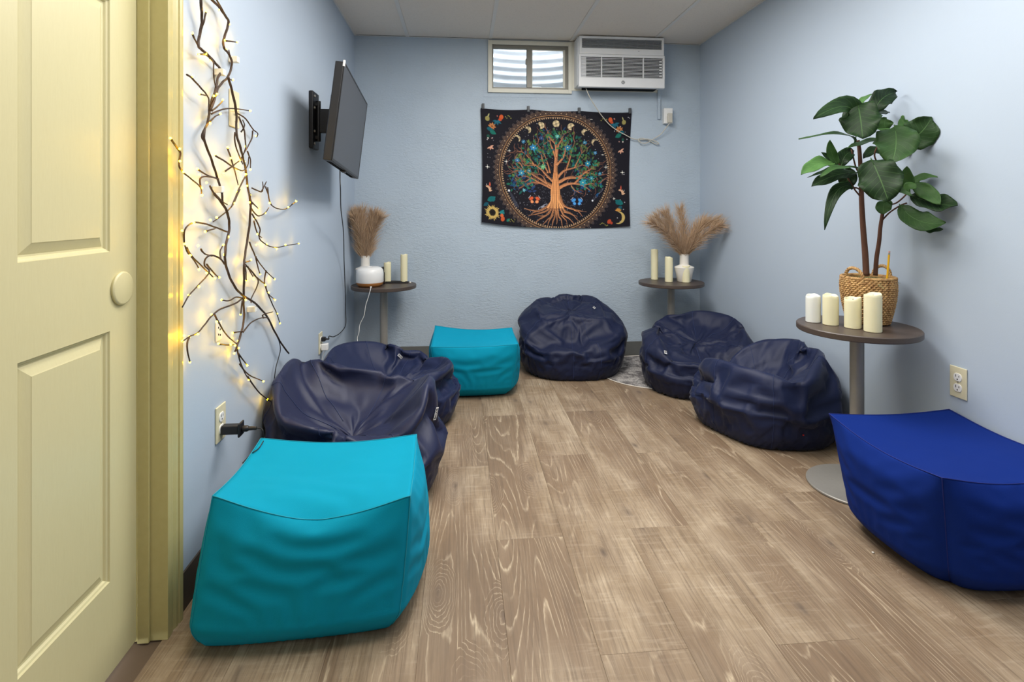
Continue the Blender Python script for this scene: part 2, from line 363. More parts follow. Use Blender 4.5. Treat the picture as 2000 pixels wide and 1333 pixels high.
def bag_base(name, c, R, Hh, hc, mat, rim=.78, base=.84, top=(0, 0), belly=.42, mid=.45, dents=()):
    n, m = BN, BMM; phi = np.arange(n)/n*2*np.pi; Rr = periodic(R, phi); Hr = periodic(Hh, phi)
    rad = np.array([0, .5, base, .965, 1.0, .95, rim, .48, 0]); hf = [0, 0, 0, .16, belly, .76, .98, None, None]
    ts = np.r_[0, np.cumsum([.5, .34, .2, .27, .32, .24, .32, .42])]; ts /= ts[-1]; k = 9
    def cr(ys, t):
        i = min(np.searchsorted(ts, t, side='right')-1, k-2); x0, x1 = ts[i], ts[i+1]; u = (t-x0)/(x1-x0); ip = max(i-1, 0); iq = min(i+2, k-1)
        m0 = (ys[i+1]-ys[ip])/(ts[i+1]-ts[ip])*(x1-x0); m1 = (ys[iq]-ys[i])/(ts[iq]-ts[i])*(x1-x0)
        return (2*u**3-3*u**2+1)*ys[i]+(u**3-2*u**2+u)*m0+(-2*u**3+3*u**2)*ys[i+1]+(u**3-u**2)*m1
    zs = [(h*Hr if h is not None else None) for h in hf]; zs[7] = Hr*mid+hc*(1-mid); zs[8] = np.full(n, hc); rs = [np.full(n, r) for r in rad]
    V = []
    for t in np.linspace(0, 1, m)[1:-1]:
        rr = cr(rs, t); z = np.maximum(cr(zs, t), .004); w = min(1, max(0, (t-ts[4])/(ts[6]-ts[4])))
        V.append(np.c_[c[0]+rr*Rr*np.cos(phi)+top[0]*w, c[1]+rr*Rr*np.sin(phi)+top[1]*w, z])
    V = np.concatenate(V); nb = len(V); V = np.r_[V, [[c[0], c[1], .004]], [[c[0]+top[0], c[1]+top[1], hc]]]
    for (dx, dy, dz, rad_, amt) in dents:      # push a soft dent towards the inside
        P = np.array([dx, dy, dz]); d = np.linalg.norm(V-P, axis=1); wgt = np.exp(-(d/rad_)**2)[:, None]
        V += wgt*amt*(np.array([c[0], c[1], .12])-P)/np.linalg.norm(np.array([c[0], c[1], .12])-P)
    V[:, 0] = np.clip(V[:, 0], XL+.012, XR-.012); V[:, 1] = np.minimum(V[:, 1], YB-.014)
    F = []; mm = m-2
    for j in range(mm-1):
        for i in range(n): a = j*n+i; b = j*n+(i+1) % n; F.append((a, b, b+n, a+n))
    for i in range(n): F.append((nb, (i+1) % n, i)); q = (mm-1)*n; F.append((nb+1, q+i, q+(i+1) % n))
    me = bpy.data.meshes.new(name); me.from_pydata(V.tolist(), [], F); me.materials.append(mat)
    o = bpy.data.objects.new(name, me); COL.objects.link(o); return o
def pouf_base(name, corners, mat, n=44, bulge=.035, topsag=.03, esag=.04, edge=None, cround=.006):
    # corners: 8 world points, bottom (FL FR BR BL) then top; a lattice of points over the six faces
    C = [Vector(c) for c in corners]; idx = {}; vs = []; fs = []; nz = n
    def key(i, j, k): return (i, j, k)
    def pt(i, j, k):
        q = (i, j, k)
        if q in idx: return idx[q]
        a, b, g = i/n, j/n, k/nz; s, t, u = 2*a-1, 2*b-1, 2*g-1
        bot = (C[0]*(1-a)+C[1]*a)*(1-b)+(C[3]*(1-a)+C[2]*a)*b; top = (C[4]*(1-a)+C[5]*a)*(1-b)+(C[7]*(1-a)+C[6]*a)*b
        p = bot*(1-g)+top*g; ex = (C[1]-C[0]).normalized(); ey = (C[3]-C[0]).normalized()
        low = (1-g)**.5 if g < 1 else 0
        fx = s*abs(s)**3*(1-t*t)**.6*(1-u**4)*bulge; fy = t*abs(t)**3*(1-s*s)**.6*(1-u**4)*bulge
        p = p+ex*fx+ey*fy
        rr = max(0, 1-g*5)**1.5*.035; cr_ = abs(s*t)**3*cround*(1-g)**.8; p = p-ex*s*(rr*abs(s)+cr_)-ey*t*(rr*abs(t)+cr_)
        z = p.z
        if g > .5:
            w = ((g-.5)*2)**2.0
            z -= w*(topsag*(1-s*s)*(1-t*t)+esag*(edge or (1, 1, 1, 1))[0]*(1-s*s)**1.2*max(0, -t)**3 + esag*(edge or (1,)*4)[2]*(1-s*s)**1.2*max(0, t)**3 + esag*(edge or (1,)*4)[1]*(1-t*t)**1.2*max(0, s)**3 + esag*(edge or (1,)*4)[3]*(1-t*t)**1.2*max(0, -s)**3)
        p.z = max(z, .004); p.x = min(max(p.x, XL+.012), XR-.012)
        idx[q] = len(vs); vs.append(tuple(p)); return idx[q]
    for i in range(n):
        for j in range(n):
            fs.append((pt(i, j, 0), pt(i, j+1, 0), pt(i+1, j+1, 0), pt(i+1, j, 0)))
            fs.append((pt(i, j, nz), pt(i+1, j, nz), pt(i+1, j+1, nz), pt(i, j+1, nz)))
            fs.append((pt(i, 0, j), pt(i+1, 0, j), pt(i+1, 0, j+1), pt(i, 0, j+1)))
            fs.append((pt(i, n, j), pt(i, n, j+1), pt(i+1, n, j+1), pt(i+1, n, j)))
            fs.append((pt(0, i, j), pt(0, i, j+1), pt(0, i+1, j+1), pt(0, i+1, j)))
            fs.append((pt(n, i, j), pt(n, i+1, j), pt(n, i+1, j+1), pt(n, i, j+1)))
    me = bpy.data.meshes.new(name); me.from_pydata(vs, [], fs); me.materials.append(mat)
    o = bpy.data.objects.new(name, me); COL.objects.link(o); o['n'] = n
    SEAM[name] = {'idx': idx}
    return o
SEAM = {}
def cloth(o, goal=.15, shrink=-.06, bend=.5, tension=15, grav=.35, pressure=0, low=None):
    vg = o.vertex_groups.new(name='goal')
    zs = [v.co.z for v in o.data.vertices]; zm = max(zs)
    for v in o.data.vertices:
        g = goal+(.7-goal)*max(0, 1-v.co.z/.20)**1.6
        vg.add([v.index], g, 'REPLACE')
    md = o.modifiers.new('cloth', 'CLOTH'); s = md.settings
    s.quality = 5; s.mass = .3; s.tension_stiffness = tension; s.compression_stiffness = tension; s.shear_stiffness = tension*.4; s.bending_stiffness = bend
    s.tension_damping = 5; s.compression_damping = 5; s.bending_damping = .5; s.air_damping = 2
    s.vertex_group_mass = 'goal'; s.pin_stiffness = 1; s.shrink_min = shrink; s.shrink_max = shrink
    s.effector_weights.gravity = grav
    s.use_pressure = pressure != 0; s.uniform_pressure_force = pressure
    md.collision_settings.use_collision = False; md.collision_settings.use_self_collision = False
    md.point_cache.frame_start = 1; md.point_cache.frame_end = 40
def settle(objs, frames):
    for fr in range(1, frames+1): scn.frame_set(fr)
    dg = bpy.context.evaluated_depsgraph_get(); new = {}
    for o in objs: new[o.name] = bpy.data.meshes.new_from_object(o.evaluated_get(dg))
    for o in objs:
        o.modifiers.clear(); o.vertex_groups.clear(); o.data = new[o.name]; me = o.data
        n = len(me.vertices); co = np.empty(n*3); me.vertices.foreach_get('co', co); co = co.reshape(-1, 3)
        co[:, 0] = np.clip(co[:, 0], XL+.003, XR-.003); co[:, 1] = np.minimum(co[:, 1], YB-.009); co[:, 2] = np.maximum(co[:, 2], .0012)
        me.vertices.foreach_set('co', co.ravel()); me.polygons.foreach_set('use_smooth', [True]*len(me.polygons)); me.update()
    scn.frame_set(1)
bags = {}
bags['A'] = bag_base('cover', (-.43, 2.28), [(0, .35), (25, .35), (45, .34), (70, .31), (110, .32), (135, .41), (180, .33), (225, .32), (270, .27), (315, .345)],
                     [(0, .456), (20, .451), (60, .403), (110, .456), (140, .500), (180, .477), (225, .424), (270, .360), (315, .382), (345, .445)], .27, M['navy_gloss'], rim=.90, dents=[(-.30, 2.05, .32, .12, .06)])
bags['B'] = bag_base('cover', (-.37, 3.00), [(0, .35), (30, .315), (60, .26), (90, .31), (135, .36), (180, .37), (225, .35), (270, .30), (300, .31), (330, .345)],
                     [(0, .365), (45, .37), (90, .38), (180, .37), (270, .32), (315, .345)], .28, M['navy_mid'], rim=.82)
bags['C'] = bag_base('cover', (.765, 3.79), [(0, .36), (45, .365), (90, .30), (135, .36), (180, .355), (225, .33), (270, .305), (315, .34)],
                     [(0, .422), (45, .500), (90, .515), (135, .479), (180, .422), (225, .340), (270, .309), (315, .350)], .42, M['navy'], rim=.72, top=(0, .05), mid=.5, dents=[(.72, 3.60, .34, .10, .07), (.60, 3.58, .32, .09, .05), (.86, 3.60, .34, .08, .05), (.72, 3.45, .10, .10, .03)])
bags['D'] = bag_base('cover', (1.485, 3.36), [(0, .35), (45, .34), (90, .28), (135, .33), (180, .345), (225, .34), (270, .29), (315, .335)],
                     [(0, .433), (45, .448), (90, .458), (135, .438), (180, .381), (225, .350), (270, .319), (315, .366)], .34, M['navy'], rim=.76, top=(0, .02), mid=.5, dents=[(1.36, 3.22, .36, .12, .08), (1.50, 3.18, .34, .10, .05)])
bags['E'] = bag_base('cover', (1.52, 2.70), [(0, .32), (30, .36), (60, .34), (90, .30), (135, .34), (160, .32), (200, .275), (240, .31), (270, .32), (300, .36), (330, .36)],
                     [(0, .481), (30, .466), (90, .383), (135, .373), (180, .404), (225, .393), (270, .393), (315, .445)], .30, M['navy_mid'], rim=.80, mid=.5, dents=[(1.52, 2.74, .36, .13, .12), (1.42, 2.90, .34, .08, .06), (1.66, 2.62, .36, .07, .04)])
cloth(bags['A'], .12, -.085, .7, grav=.2)
cloth(bags['B'], .11, -.12, .25, grav=.22)
cloth(bags['C'], .14, -.09, .3, grav=.2)
cloth(bags['D'], .12, -.11, .25, grav=.2)
cloth(bags['E'], .12, -.11, .25, grav=.22)
bags['P1'] = pouf_base('cover_p1', [(-.685, 1.435, 0), (-.160, 1.460, 0), (-.105, 1.86, 0), (-.66, 1.87, 0), (-.628, 1.475, .385), (-.132, 1.45, .375), (-.146, 1.82, .382), (-.634, 1.835, .382)], M['teal'], edge=(1.4, .4, .5, .4))
bags['P2'] = pouf_base('cover_p2', [(-.13, 3.27, 0), (.300, 3.28, 0), (.36, 3.62, 0), (-.16, 3.66, 0), (-.17, 3.24, .315), (.330, 3.20, .33), (.325, 3.55, .350), (-.165, 3.66, .350)], M['teal'], edge=(.2, .2, .5, .3))
bags['P3'] = pouf_base('cover_p3', [(1.385, 1.455, 0), (1.82, 1.440, 0), (1.82, 1.90, 0), (1.385, 1.91, 0), (1.350, 1.440, .36), (1.815, 1.43, .375), (1.82, 1.91, .365), (1.330, 1.885, .375)], M['royal'], edge=(.8, .5, .3, .6), cround=.042, bulge=.045)
for k in ('P1', 'P2', 'P3'): cloth(bags[k], .22, -.012, 12, grav=.12)
settle(list(bags.values()), 22)

for k in ('C', 'D'):                       # these two rest on the rug
    me = bags[k].data
    for v_ in me.vertices:
        if math.hypot(v_.co.x-1.33, v_.co.y-3.70) < .41 and v_.co.z < .0062: v_.co.z = .0062
# ---------------------------------------------------------------- bag things: empties, seams, tags
def wrap(key, name, label, cat, group=None):
    o = bags[key]; co = [v.co for v in o.data.vertices]
    lo = Vector((min(c.x for c in co)+max(c.x for c in co), min(c.y for c in co)+max(c.y for c in co), 0))/2
    root = thing(name, (lo.x, lo.y, 0), label, cat, group); o.name = 'cover'; keep(o, root); return root
def ring_line(o, cols, j0, j1, off=.0012):       # vertices of one meridian of a bean bag
    me = o.data; out = []
    for j in range(j0, j1): v = me.vertices[j*BN+cols % BN]; out.append(v.co+v.normal*off)
    return out
def seams(key, root, cols, mat, j0=8, j1=BMM-5, r=.0011):
    for c in cols: keep(MB().tube(ring_line(bags[key], c, j0, j1), r, 5).build('seam', mat, None, True), root)
def near_vertex(key, px, py):                    # the surface point seen at a place in the picture
    dg = None; o = bags[key]; d = ray(px, py).normalized(); bm = bmesh.new(); bm.from_mesh(o.data)
    from mathutils.bvhtree import BVHTree
    t = BVHTree.FromBMesh(bm); h = t.ray_cast(Vector((0, 0, EYE)), d); bm.free(); return h[0], h[1]
def cloth_tag(key, root, px, py, w, h, text, ang):
    p, nrm = near_vertex(key, px, py)
    if p is None: print('tag miss', key); return
    e = nrm; rt = Vector((CS, -SN, 0)); rt = (rt-e*rt.dot(e)).normalized(); up = e.cross(rt)
    a = math.radians(ang); X = rt*math.cos(a)+up*math.sin(a); Y = e.cross(X)
    mt = Matrix((X, Y, e)).transposed().to_4x4(); mt.translation = p+e*.004
    tg = MB().box((-w/2, -h/2, -.0008), (w/2, h/2, .0008), .0004).build('tag', M['tag']); tg.matrix_world = mt
    tg['label'] = 'small white woven tag'
    base = root.location.copy(); tg.parent = root; tg.matrix_parent_inverse = Matrix.Translation(base).inverted()
    if text:
        cu = bpy.data.curves.new('print', 'FONT'); cu.body = text; cu.size = h*.78; cu.align_x = 'CENTER'; cu.align_y = 'CENTER'; cu.extrude = .0002; cu.offset = .0004
        to = bpy.data.objects.new('print', cu); COL.objects.link(to); bpy.context.view_layer.update()
        me = bpy.data.meshes.new_from_object(to.evaluated_get(bpy.context.evaluated_depsgraph_get())); bpy.data.objects.remove(to)
        xs = [v.co.x for v in me.vertices]; k = (w*.84)/(max(xs)-min(xs))
        me.transform(Matrix.Diagonal((k, 1, 1, 1)))
        me.materials.clear(); me.materials.append(M['ink']); po = bpy.data.objects.new('lettering', me); COL.objects.link(po); po.parent = tg; po.location = (0, 0, .0009)
        po['label'] = 'black printed lettering'
rA = wrap('A', 'bean_bag_chair', 'glossy navy bean bag with a big white tag, behind the front teal pouf', 'bean bag', 'navy bean bag chairs')
rB = wrap('B', 'bean_bag_chair', 'navy bean bag between the glossy bag and the rear teal pouf', 'bean bag', 'navy bean bag chairs')
rC = wrap('C', 'bean_bag_chair', 'tall rounded navy bean bag against the back wall under the tapestry', 'bean bag', 'navy bean bag chairs')
rD = wrap('D', 'bean_bag_chair', 'navy bean bag partly on the round rug in the right corner', 'bean bag', 'navy bean bag chairs')
rE = wrap('E', 'bean_bag_chair', 'navy bean bag with red zip pull beside the plant table', 'bean bag', 'navy bean bag chairs')
r1 = wrap('P1', 'cube_pouf', 'large teal square pouf nearest the door casing', 'pouf', 'teal poufs')
r2 = wrap('P2', 'cube_pouf', 'smaller looking teal pouf by the back wall beside the central navy bag', 'pouf', 'teal poufs')
r3 = wrap('P3', 'cube_pouf', 'royal blue square pouf at the right, in front of the plant table', 'pouf')
def pouf_seams(key, root, mat):
    o = bags[key]; sm = SEAM['cover_'+key.lower()]['idx']; n = o['n'] if 'n' in o else 44; me = o.data
    def ln(f, a, b): return [me.vertices[sm[f(k)]].co+me.vertices[sm[f(k)]].normal*.0006 for k in range(a, b+1)]
    L = [ln(lambda k: (k, 0, n), 0, n), ln(lambda k: (k, n, n), 0, n), ln(lambda k: (0, k, n), 0, n), ln(lambda k: (n, k, n), 0, n),
         ln(lambda k: (0, 0, k), 3, n), ln(lambda k: (n, 0, k), 3, n), ln(lambda k: (0, n, k), 3, n), ln(lambda k: (n, n, k), 3, n)]
    for l in L: keep(MB().tube(l, .0013, 5).build('seam', mat, None, True), root)
pouf_seams('P1', r1, M['thread_teal']); pouf_seams('P2', r2, M['thread_teal']); pouf_seams('P3', r3, M['thread_royal'])
for k, r_ in (('A', rA), ('B', rB), ('C', rC), ('D', rD), ('E', rE)):
    seams(k, r_, [4, 26, 48, 70, 92, 114] if k != 'C' else [8, 30, 52, 74, 96, 108], M['thread'])
cloth_tag('A', rA, 850, 808, .050, .016, 'BIG JOE', 66)
cloth_tag('B', rB, 781, 696, .036, .015, 'BIG JOE', -50)
cloth_tag('C', rC, 1160, 602, .042, .017, 'BIG JOE', 60)
cloth_tag('D', rD, 1299, 689, .022, .020, 'P', 0)
cloth_tag('E', rE, 1413, 686, .026, .010, 'BIG', -30)
p, nr = near_vertex('E', 1569, 850)
if p is not None:
    z_ = MB().lathe([(0, -.004), (.003, -.003), (.0042, 0), (.003, .003), (0, .004)], n=12).build('zip_pull', M['red'], None, True); z_.location = p+nr*.003; keep(z_, rE); z_['label'] = 'tiny red zip pull'
    tail = [p+nr*.002+Vector((CS, -SN, 0))*a+Vector((0, 0, -b)) for a, b in ((0, 0), (.02, .012), (.045, .03))]
    keep(MB().tube([near_vertex('E', *q)[0]+near_vertex('E', *q)[1]*.001 for q in ((1569, 850), (1576, 855), (1584, 860), (1592, 863)) if near_vertex('E', *q)[0]], .0009, 5).build('zip_cord', M['thread'], None, True), rE)

# ---------------------------------------------------------------- round rug
t = NT('grey_shag_rug'); v = t.coord(); a = t.noise(v, 14, 4, .7, .6); b = t.noise(v, 130, 3, .7)
c = t.mix(t.ramp(a, [(.40, 0), (.60, 1)]), srgb(120, 116, 116), srgb(206, 202, 198)); c = t.mix(t.ramp(b, [(.42, .6), (.56, 0)]), c, srgb(88, 86, 90))
t.base(c, .95, spec=.1); t.bump(t.math('ADD', b, t.noise(v, 420, 2)), .8, .004)
rug = MB().lathe([(0, 0.0002), (.385, .0002), (.393, .001), (.393, .003), (.385, .0045), (.25, .0048), (.10, .0048), (0, .0048)], n=96, cap=False)
rug = rug.build('round_rug', t.m, None, True, loc=(1.33, 3.70, 0))
tag(rug, 'small round mottled grey rug under the right corner bean bags', 'rug')
MB().tube([(.393*math.cos(a), .393*math.sin(a), .0035) for a in np.linspace(0, 2*PI, 97)], .0034, 8, cap=False).build('bound_edge', simple('rug_binding', srgb(222, 216, 206), .8), rug, True)

# ---------------------------------------------------------------- window, well outside
t = NT('window_glass'); t.base((.9, .95, .95, 1), .04); t.b.inputs['Transmission Weight'].default_value = 1; t.b.inputs['IOR'].default_value = 1.01; glass = t.m
t = NT('galvanised_steel'); v = t.coord(); t.base(t.mix(t.noise(v, 9, 4), srgb(186, 188, 192), srgb(226, 227, 228)), .5, metal=.15); galv = t.m
gravel = simple('pale_gravel', srgb(220, 218, 212), .9, var=.2, scale=40, bump=.8, bdist=.02)
def ring_frame(name, x0, x1, z0, z1, wl, wr, wb, wt, y0, y1, mat, ch=.001, parent=None):
    m = MB(); m.box((x0, y0, z0), (x0+wl, y1, z1), ch); m.box((x1-wr, y0, z0), (x1, y1, z1), ch)
    m.box((x0+wl, y0, z0), (x1-wr, y1, z0+wb), ch); m.box((x0+wl, y0, z1-wt), (x1-wr, y1, z1), ch); return m.build(name, mat, parent)
win = struct(ring_frame('window_1', .2013, .832, 1.986, 2.374, .030, .026, .029, .030, YB-.018, YB, M['window_trim']), 'basement slider window with cream trim and bronze frame')
ring_frame('sash_frame', .2295, .8075, 2.0135, 2.3455, .012, .022, .016, .026, YB+.004, YB+.035, M['alu'], .001, win)
MB().box((.492, YB-.002, 2.029), (.531, YB+.028, 2.321), .002).build('meeting_stile', M['alu'], win)
MB().box((.483, YB-.006, 2.20), (.493, YB+.006, 2.245), .002).build('latch', M['alu'], win)
ring_frame('sliding_sash', .531, .786, 2.029, 2.320, .006, .016, .006, .006, YB+.010, YB+.022, M['window_trim'], .001, win)
MB().box((.2415, YB+.024, 2.0295), (.492, YB+.027, 2.3195)).build('pane', glass, win)
MB().box((.537, YB+.014, 2.035), (.770, YB+.017, 2.314)).build('pane', glass, win)
m = MB(); vs = []; fs = []; na, nz_ = 40, 150; cx, cy = .52, YB+T-.01
for k in range(nz_+1):
    z = 1.80+.95*k/nz_; rr = .012*math.cos(2*PI*(z-1.8)/.068)
    for i in range(na+1): a = PI*i/na; vs.append((cx+(.50+rr)*math.cos(a), cy+.0+(.42+rr)*math.sin(a), z))
for k in range(nz_):
    for i in range(na): q = k*(na+1)+i; fs.append((q, q+1, q+na+2, q+na+1))
well = m.add(vs, fs).build('window_well', galv, None, True); tag(well, 'corrugated galvanised steel well seen outside the small window', 'window well')
g = MB().box((cx-.5, cy, 1.74), (cx+.5, cy+.5, 1.80)).build('gravel', gravel, well)
MB().box((cx+.02, cy+.26, 1.80), (cx+.14, cy+.28, 2.12), .004).build('foam_offcut', M['white_plastic'], well).rotation_euler = (0, 0, 0)
struct(MB().box((XL-1, YB+T+.6, 1.4), (XR+1, YB+T+.7, 2.45)).build('wall_outside', gravel))
# thin painted patch line round the window
m = MB(); x0, z0 = .168, 1.955
m.box((x0, YB-.0025, z0), (x0+.004, YB, 2.37)); m.box((x0+.004, YB-.0025, z0), (.83, YB, z0+.004)); struct(m.build('trim_5', M['wall']))

# ---------------------------------------------------------------- air conditioner
AX0, AX1, AZ0, AZ1, AY = .853, 1.495, 2.006, 2.379, 3.945
ac = thing('air_conditioner', (1.174, YB, AZ0), 'white through-wall air conditioner mounted under the ceiling beside the window', 'air conditioner')
def K(o, root=ac): return keep(o, root)
K(MB().box((AX0-.002, AY+.035, AZ0+.020), (AX1+.002, YB-.001, AZ1), .004).build('sleeve', M['ac_white']))
K(MB().box((AX0-.022, YB-.006, AZ0+.005), (AX1+.004, YB-.0005, 2.381), .001).build('wall_flange', M['window_trim']))
m = MB()                                            # front shell with two openings
gz0, gz1, vz0, vz1, vx0, vx1 = 2.078, 2.226, 2.292, 2.360, AX0+.024, AX1-.022
m.box((AX0, AY, AZ0), (AX1, AY+.04, gz0), .005); m.box((AX0, AY, gz0-.006), (AX0+.016, AY+.04, gz1+.006), .003); m.box((AX1-.014, AY, gz0-.006), (AX1, AY+.04, gz1+.006), .003)
m.box((AX0, AY, gz1), (AX1, AY+.04, 2.245), .003)
K(m.build('front_panel', M['ac_white']))
m = MB()
m.box((AX0+.004, AY+.003, 2.246), (AX1-.004, AY+.04, vz0), .005); m.box((AX0+.004, AY+.003, vz1), (AX1-.004, AY+.04, AZ1-.001), .004)
m.box((AX0+.004, AY+.003, vz0-.006), (vx0, AY+.04, vz1+.006), .004); m.box((vx1, AY+.003, vz0-.006), (AX1-.004, AY+.04, vz1+.006), .004)
up = K(m.build('control_panel', M['ac_white']))
K(MB().box((vx0-.003, AY+.024, vz0-.003), (vx1+.003, AY+.034, vz1+.003)).build('vent_back', M['ac_dark']))
K(MB().box((AX0+.012, AY+.028, gz0-.004), (AX1-.010, AY+.036, gz1+.004)).build('grille_back', M['ac_dark']))
for i in range(7): K(MB().box((vx0, AY+.010, vz0+.004+i*.0092), (vx1, AY+.024, vz0+.0085+i*.0092), .001).build('vane', M['ac_grey']))
for x in np.linspace(vx0+.06, vx1-.06, 9): K(MB().box((x, AY+.016, vz0), (x+.003, AY+.026, vz1)).build('vane_divider', M['ac_grey']))
ns = 14
for i in range(ns):
    z = gz0+.003+i*(gz1-gz0-.004)/ns
    K(MB().box((AX0+.014, AY+.006, z), (AX1-.012, AY+.010, z+.0036), .0008).build('louver', M['ac_white']))
for x in (1.022, 1.180, 1.334): K(MB().box((x-.003, AY+.002, gz0), (x+.003, AY+.022, gz1), .001).build('grille_bar', M['ac_white']))
K(MB().box((AX0+.018, AY+.016, gz0), (AX0+.056, AY+.026, gz1)).build('blank_section', M['ac_white']))
for i in range(6): K(MB().box((AX1-.040, AY+.004, gz0+.012+i*.022), (AX1-.022, AY+.010, gz0+.020+i*.022), .001).build('side_clip', M['ac_white']))
K(MB().box((AX0+.05, AY+.045, AZ0+.004), (AX1-.04, YB-.03, AZ0+.0205)).build('underside_tray', M['ac_dark']))
lg = K(MB().lathe([(0, 0), (.0125, 0), (.0135, .001), (.0125, .002), (0, .002)], n=28).build('round_badge', simple('badge_grey', srgb(112, 116, 122), .4), None, 'auto'))
lg.rotation_euler = (PI/2, 0, 0); lg.location = (1.180, AY, 2.043)
m = MB()
m.tube([(.0104*math.cos(a), .0104*math.sin(a), .0022) for a in np.linspace(0, 2*PI, 25)], .0005, 4, cap=False)
for k in range(4):
    a0 = k*PI/2; m.tube([(.0055*math.cos(a0+s)*(1+.75*s), .0055*math.sin(a0+s)*(1+.75*s), .0022) for s in np.linspace(0, .9, 7)], .0005, 4)
m.tube(smooth_path([(-.001, .004, .0022), (-.006, .002, .0022), (-.004, -.004, .0022), (-.001, 0, .0022), (-.004, .001, .0022)], 4), .0006, 4)
m.tube(smooth_path([(.005, .004, .0022), (.001, .001, .0022), (.004, 0, .0022), (.001, -.002, .0022), (.006, -.004, .0022)], 4), .0006, 4)
sw = m.build('badge_script', M['white_plastic'], lg)
K(MB().box((AX0+.44, AY+.0015, 2.272), (AX0+.45, AY+.004, 2.276)).build('indicator', M['ac_grey']))
# conduit, box, cord
rc = MB().box((1.486, YB-.020, 1.805), (1.506, YB-.001, ZC-.002), .002).build('wall_raceway', M['wall_rough']); rc.location = (.012, 0, 0)
tag(rc, 'slim blue painted raceway running down from the ceiling right of the air conditioner', 'conduit')
q0 = at_y(1293.5, 213, YB); q1 = at_y(1310, 243, YB)
bx = MB().box((q0.x, YB-.042, q1.z), (q1.x, YB-.0005, q0.z), .003).build('surface_outlet_box', M['white_plastic'])
tag(bx, 'white surface outlet box at the lower end of the raceway', 'outlet')
sx = (q0.x+q1.x)/2
MB().box((sx-.018, YB-.0445, q1.z+.05), (sx+.018, YB-.0415, q0.z-.012), .001).build('receptacle', M['white_plastic'], bx)
ck = thing('looped_power_cord', (sx, YB-.05, 1.70), 'beige power cord hanging from the air conditioner in a knotted loop to its plug', 'cord')
pl = K(MB().box((sx-.012, YB-.068, q1.z+.002), (sx+.022, YB-.045, q1.z+.075), .004).build('plug', M['cord_beige']), ck)
def B_(px, py, d=.02): return at_y(px, py, YB-d)
pts = [Vector((AX0+.065, AY+.06, AZ0+.002)), B_(1152, 190, .12), B_(1168, 216, .08), B_(1180, 232, .05), B_(1192, 245, .04), B_(1207, 256, .035), B_(1222, 264, .03), B_(1236, 271, .03), B_(1250, 272.5, .02), B_(1266, 272, .03), B_(1280, 276, .03), B_(1287, 281, .025), B_(1280, 281, .02), B_(1268, 275, .015), B_(1254, 270, .02), B_(1247, 273, .03), B_(1252, 279, .03), B_(1264, 279, .025), B_(1276, 272, .02), B_(1290, 263, .03), B_(1299, 252, .05), Vector((sx+.006, YB-.057, q1.z+.003))]
K(MB().tube(smooth_path(pts, 6), .0034, 7).build('cord', M['cord_beige'], None, True), ck)

# ---------------------------------------------------------------- outlets
def duplex(name, loc, facing, label, cat='outlet', blank=False, jack=False, w=.070, h=.1145):
    root = thing(name, loc, label, cat, rz=0 if facing == 'y' else (PI/2 if facing == 'x' else -PI/2))
    MB().box((-w/2, -.005, -h/2), (w/2, 0, h/2), .0022).build('cover_plate', M['plate'], root)       # local: faces -y
    if blank:
        for z in (.042, -.042): MB().lathe([(0, 0), (.0032, 0), (.003, .001), (0, .001)], n=10).build('screw', M['plate'], root).matrix_basis = Matrix.Translation((0, -.005, z)) @ Matrix.Rotation(PI/2, 4, 'X')
        return root
    for z in (.0195, -.0195):
        prof = []
        for i in range(28):
            a = 2*PI*i/28; x = .0172*math.cos(a); y = max(-.0142, min(.0142, .0172*math.sin(a))); prof.append((x, y))
        vs = [(x, -.0050, z+y) for x, y in prof]+[(x*.97, -.0072, z+y*.97) for x, y in prof]; n = 28
        fs = [(i, (i+1) % n, n+(i+1) % n, n+i) for i in range(n)]+[tuple(range(n, 2*n))]
        rc_ = MB().add(vs, fs).build('receptacle', M['white_plastic'], root)
        for x0, hh in ((-.0065, .0085), (.0065, .0068)):
            MB().box((x0-.0011, -.0078, z+.0005-.0), (x0+.0011, -.0070, z+.0005+hh)).build('slot', M['black'], rc_)
        g = MB().lathe([(0, 0), (.0025, 0), (.0025, .0008), (0, .0008)], n=12).build('ground_hole', M['black'], rc_); g.matrix_basis = Matrix.Translation((0, -.0070, z-.0075)) @ Matrix.Rotation(PI/2, 4, 'X')
    MB().lathe([(0, 0), (.003, 0), (.0028, .001), (0, .001)], n=10).build('screw', M['steel'], root).matrix_basis = Matrix.Translation((0, -.005, 0)) @ Matrix.Rotation(PI/2, 4, 'X')
    return root
pr = at_x(1873.5, 747.5, XR); duplex('wall_outlet', (XR-.0005, pr.y, pr.z), '-x', 'almond duplex outlet on the right wall, nothing plugged in')
pa = at_x(429, 826, XL); duplex('wall_outlet', (XL+.0005, pa.y, pa.z), 'x', 'almond duplex outlet with a black adapter, above the front teal pouf')
pb = at_x(625, 670, XL); duplex('wall_outlet', (XL+.0005, pb.y, pb.z), 'x', 'almond duplex outlet low on the far left wall, below the television')
pc = at_x(455.5, 213, XL); duplex('blank_wall_plate', (XL+.0005, pc.y, pc.z), 'x', 'tall almond blank cover plate behind the lit twigs', 'wall plate', blank=True, w=.078, h=.125)
pj = at_x(425.5, 647, XL)
jk = thing('phone_jack', (XL+.0005, pj.y, pj.z), 'small white wall jack behind the glowing twigs', 'wall jack', rz=PI/2)
MB().box((-.022, -.004, -.030), (.022, 0, .030), .002).build('cover_plate', M['wax_white'], jk)
for dx, dz in ((-.006, .012), (.006, .004), (-.006, -.010), (.007, -.014)): MB().box((dx-.003, -.0048, dz-.003), (dx+.003, -.0038, dz+.003)).build('contact', M['black'], jk)

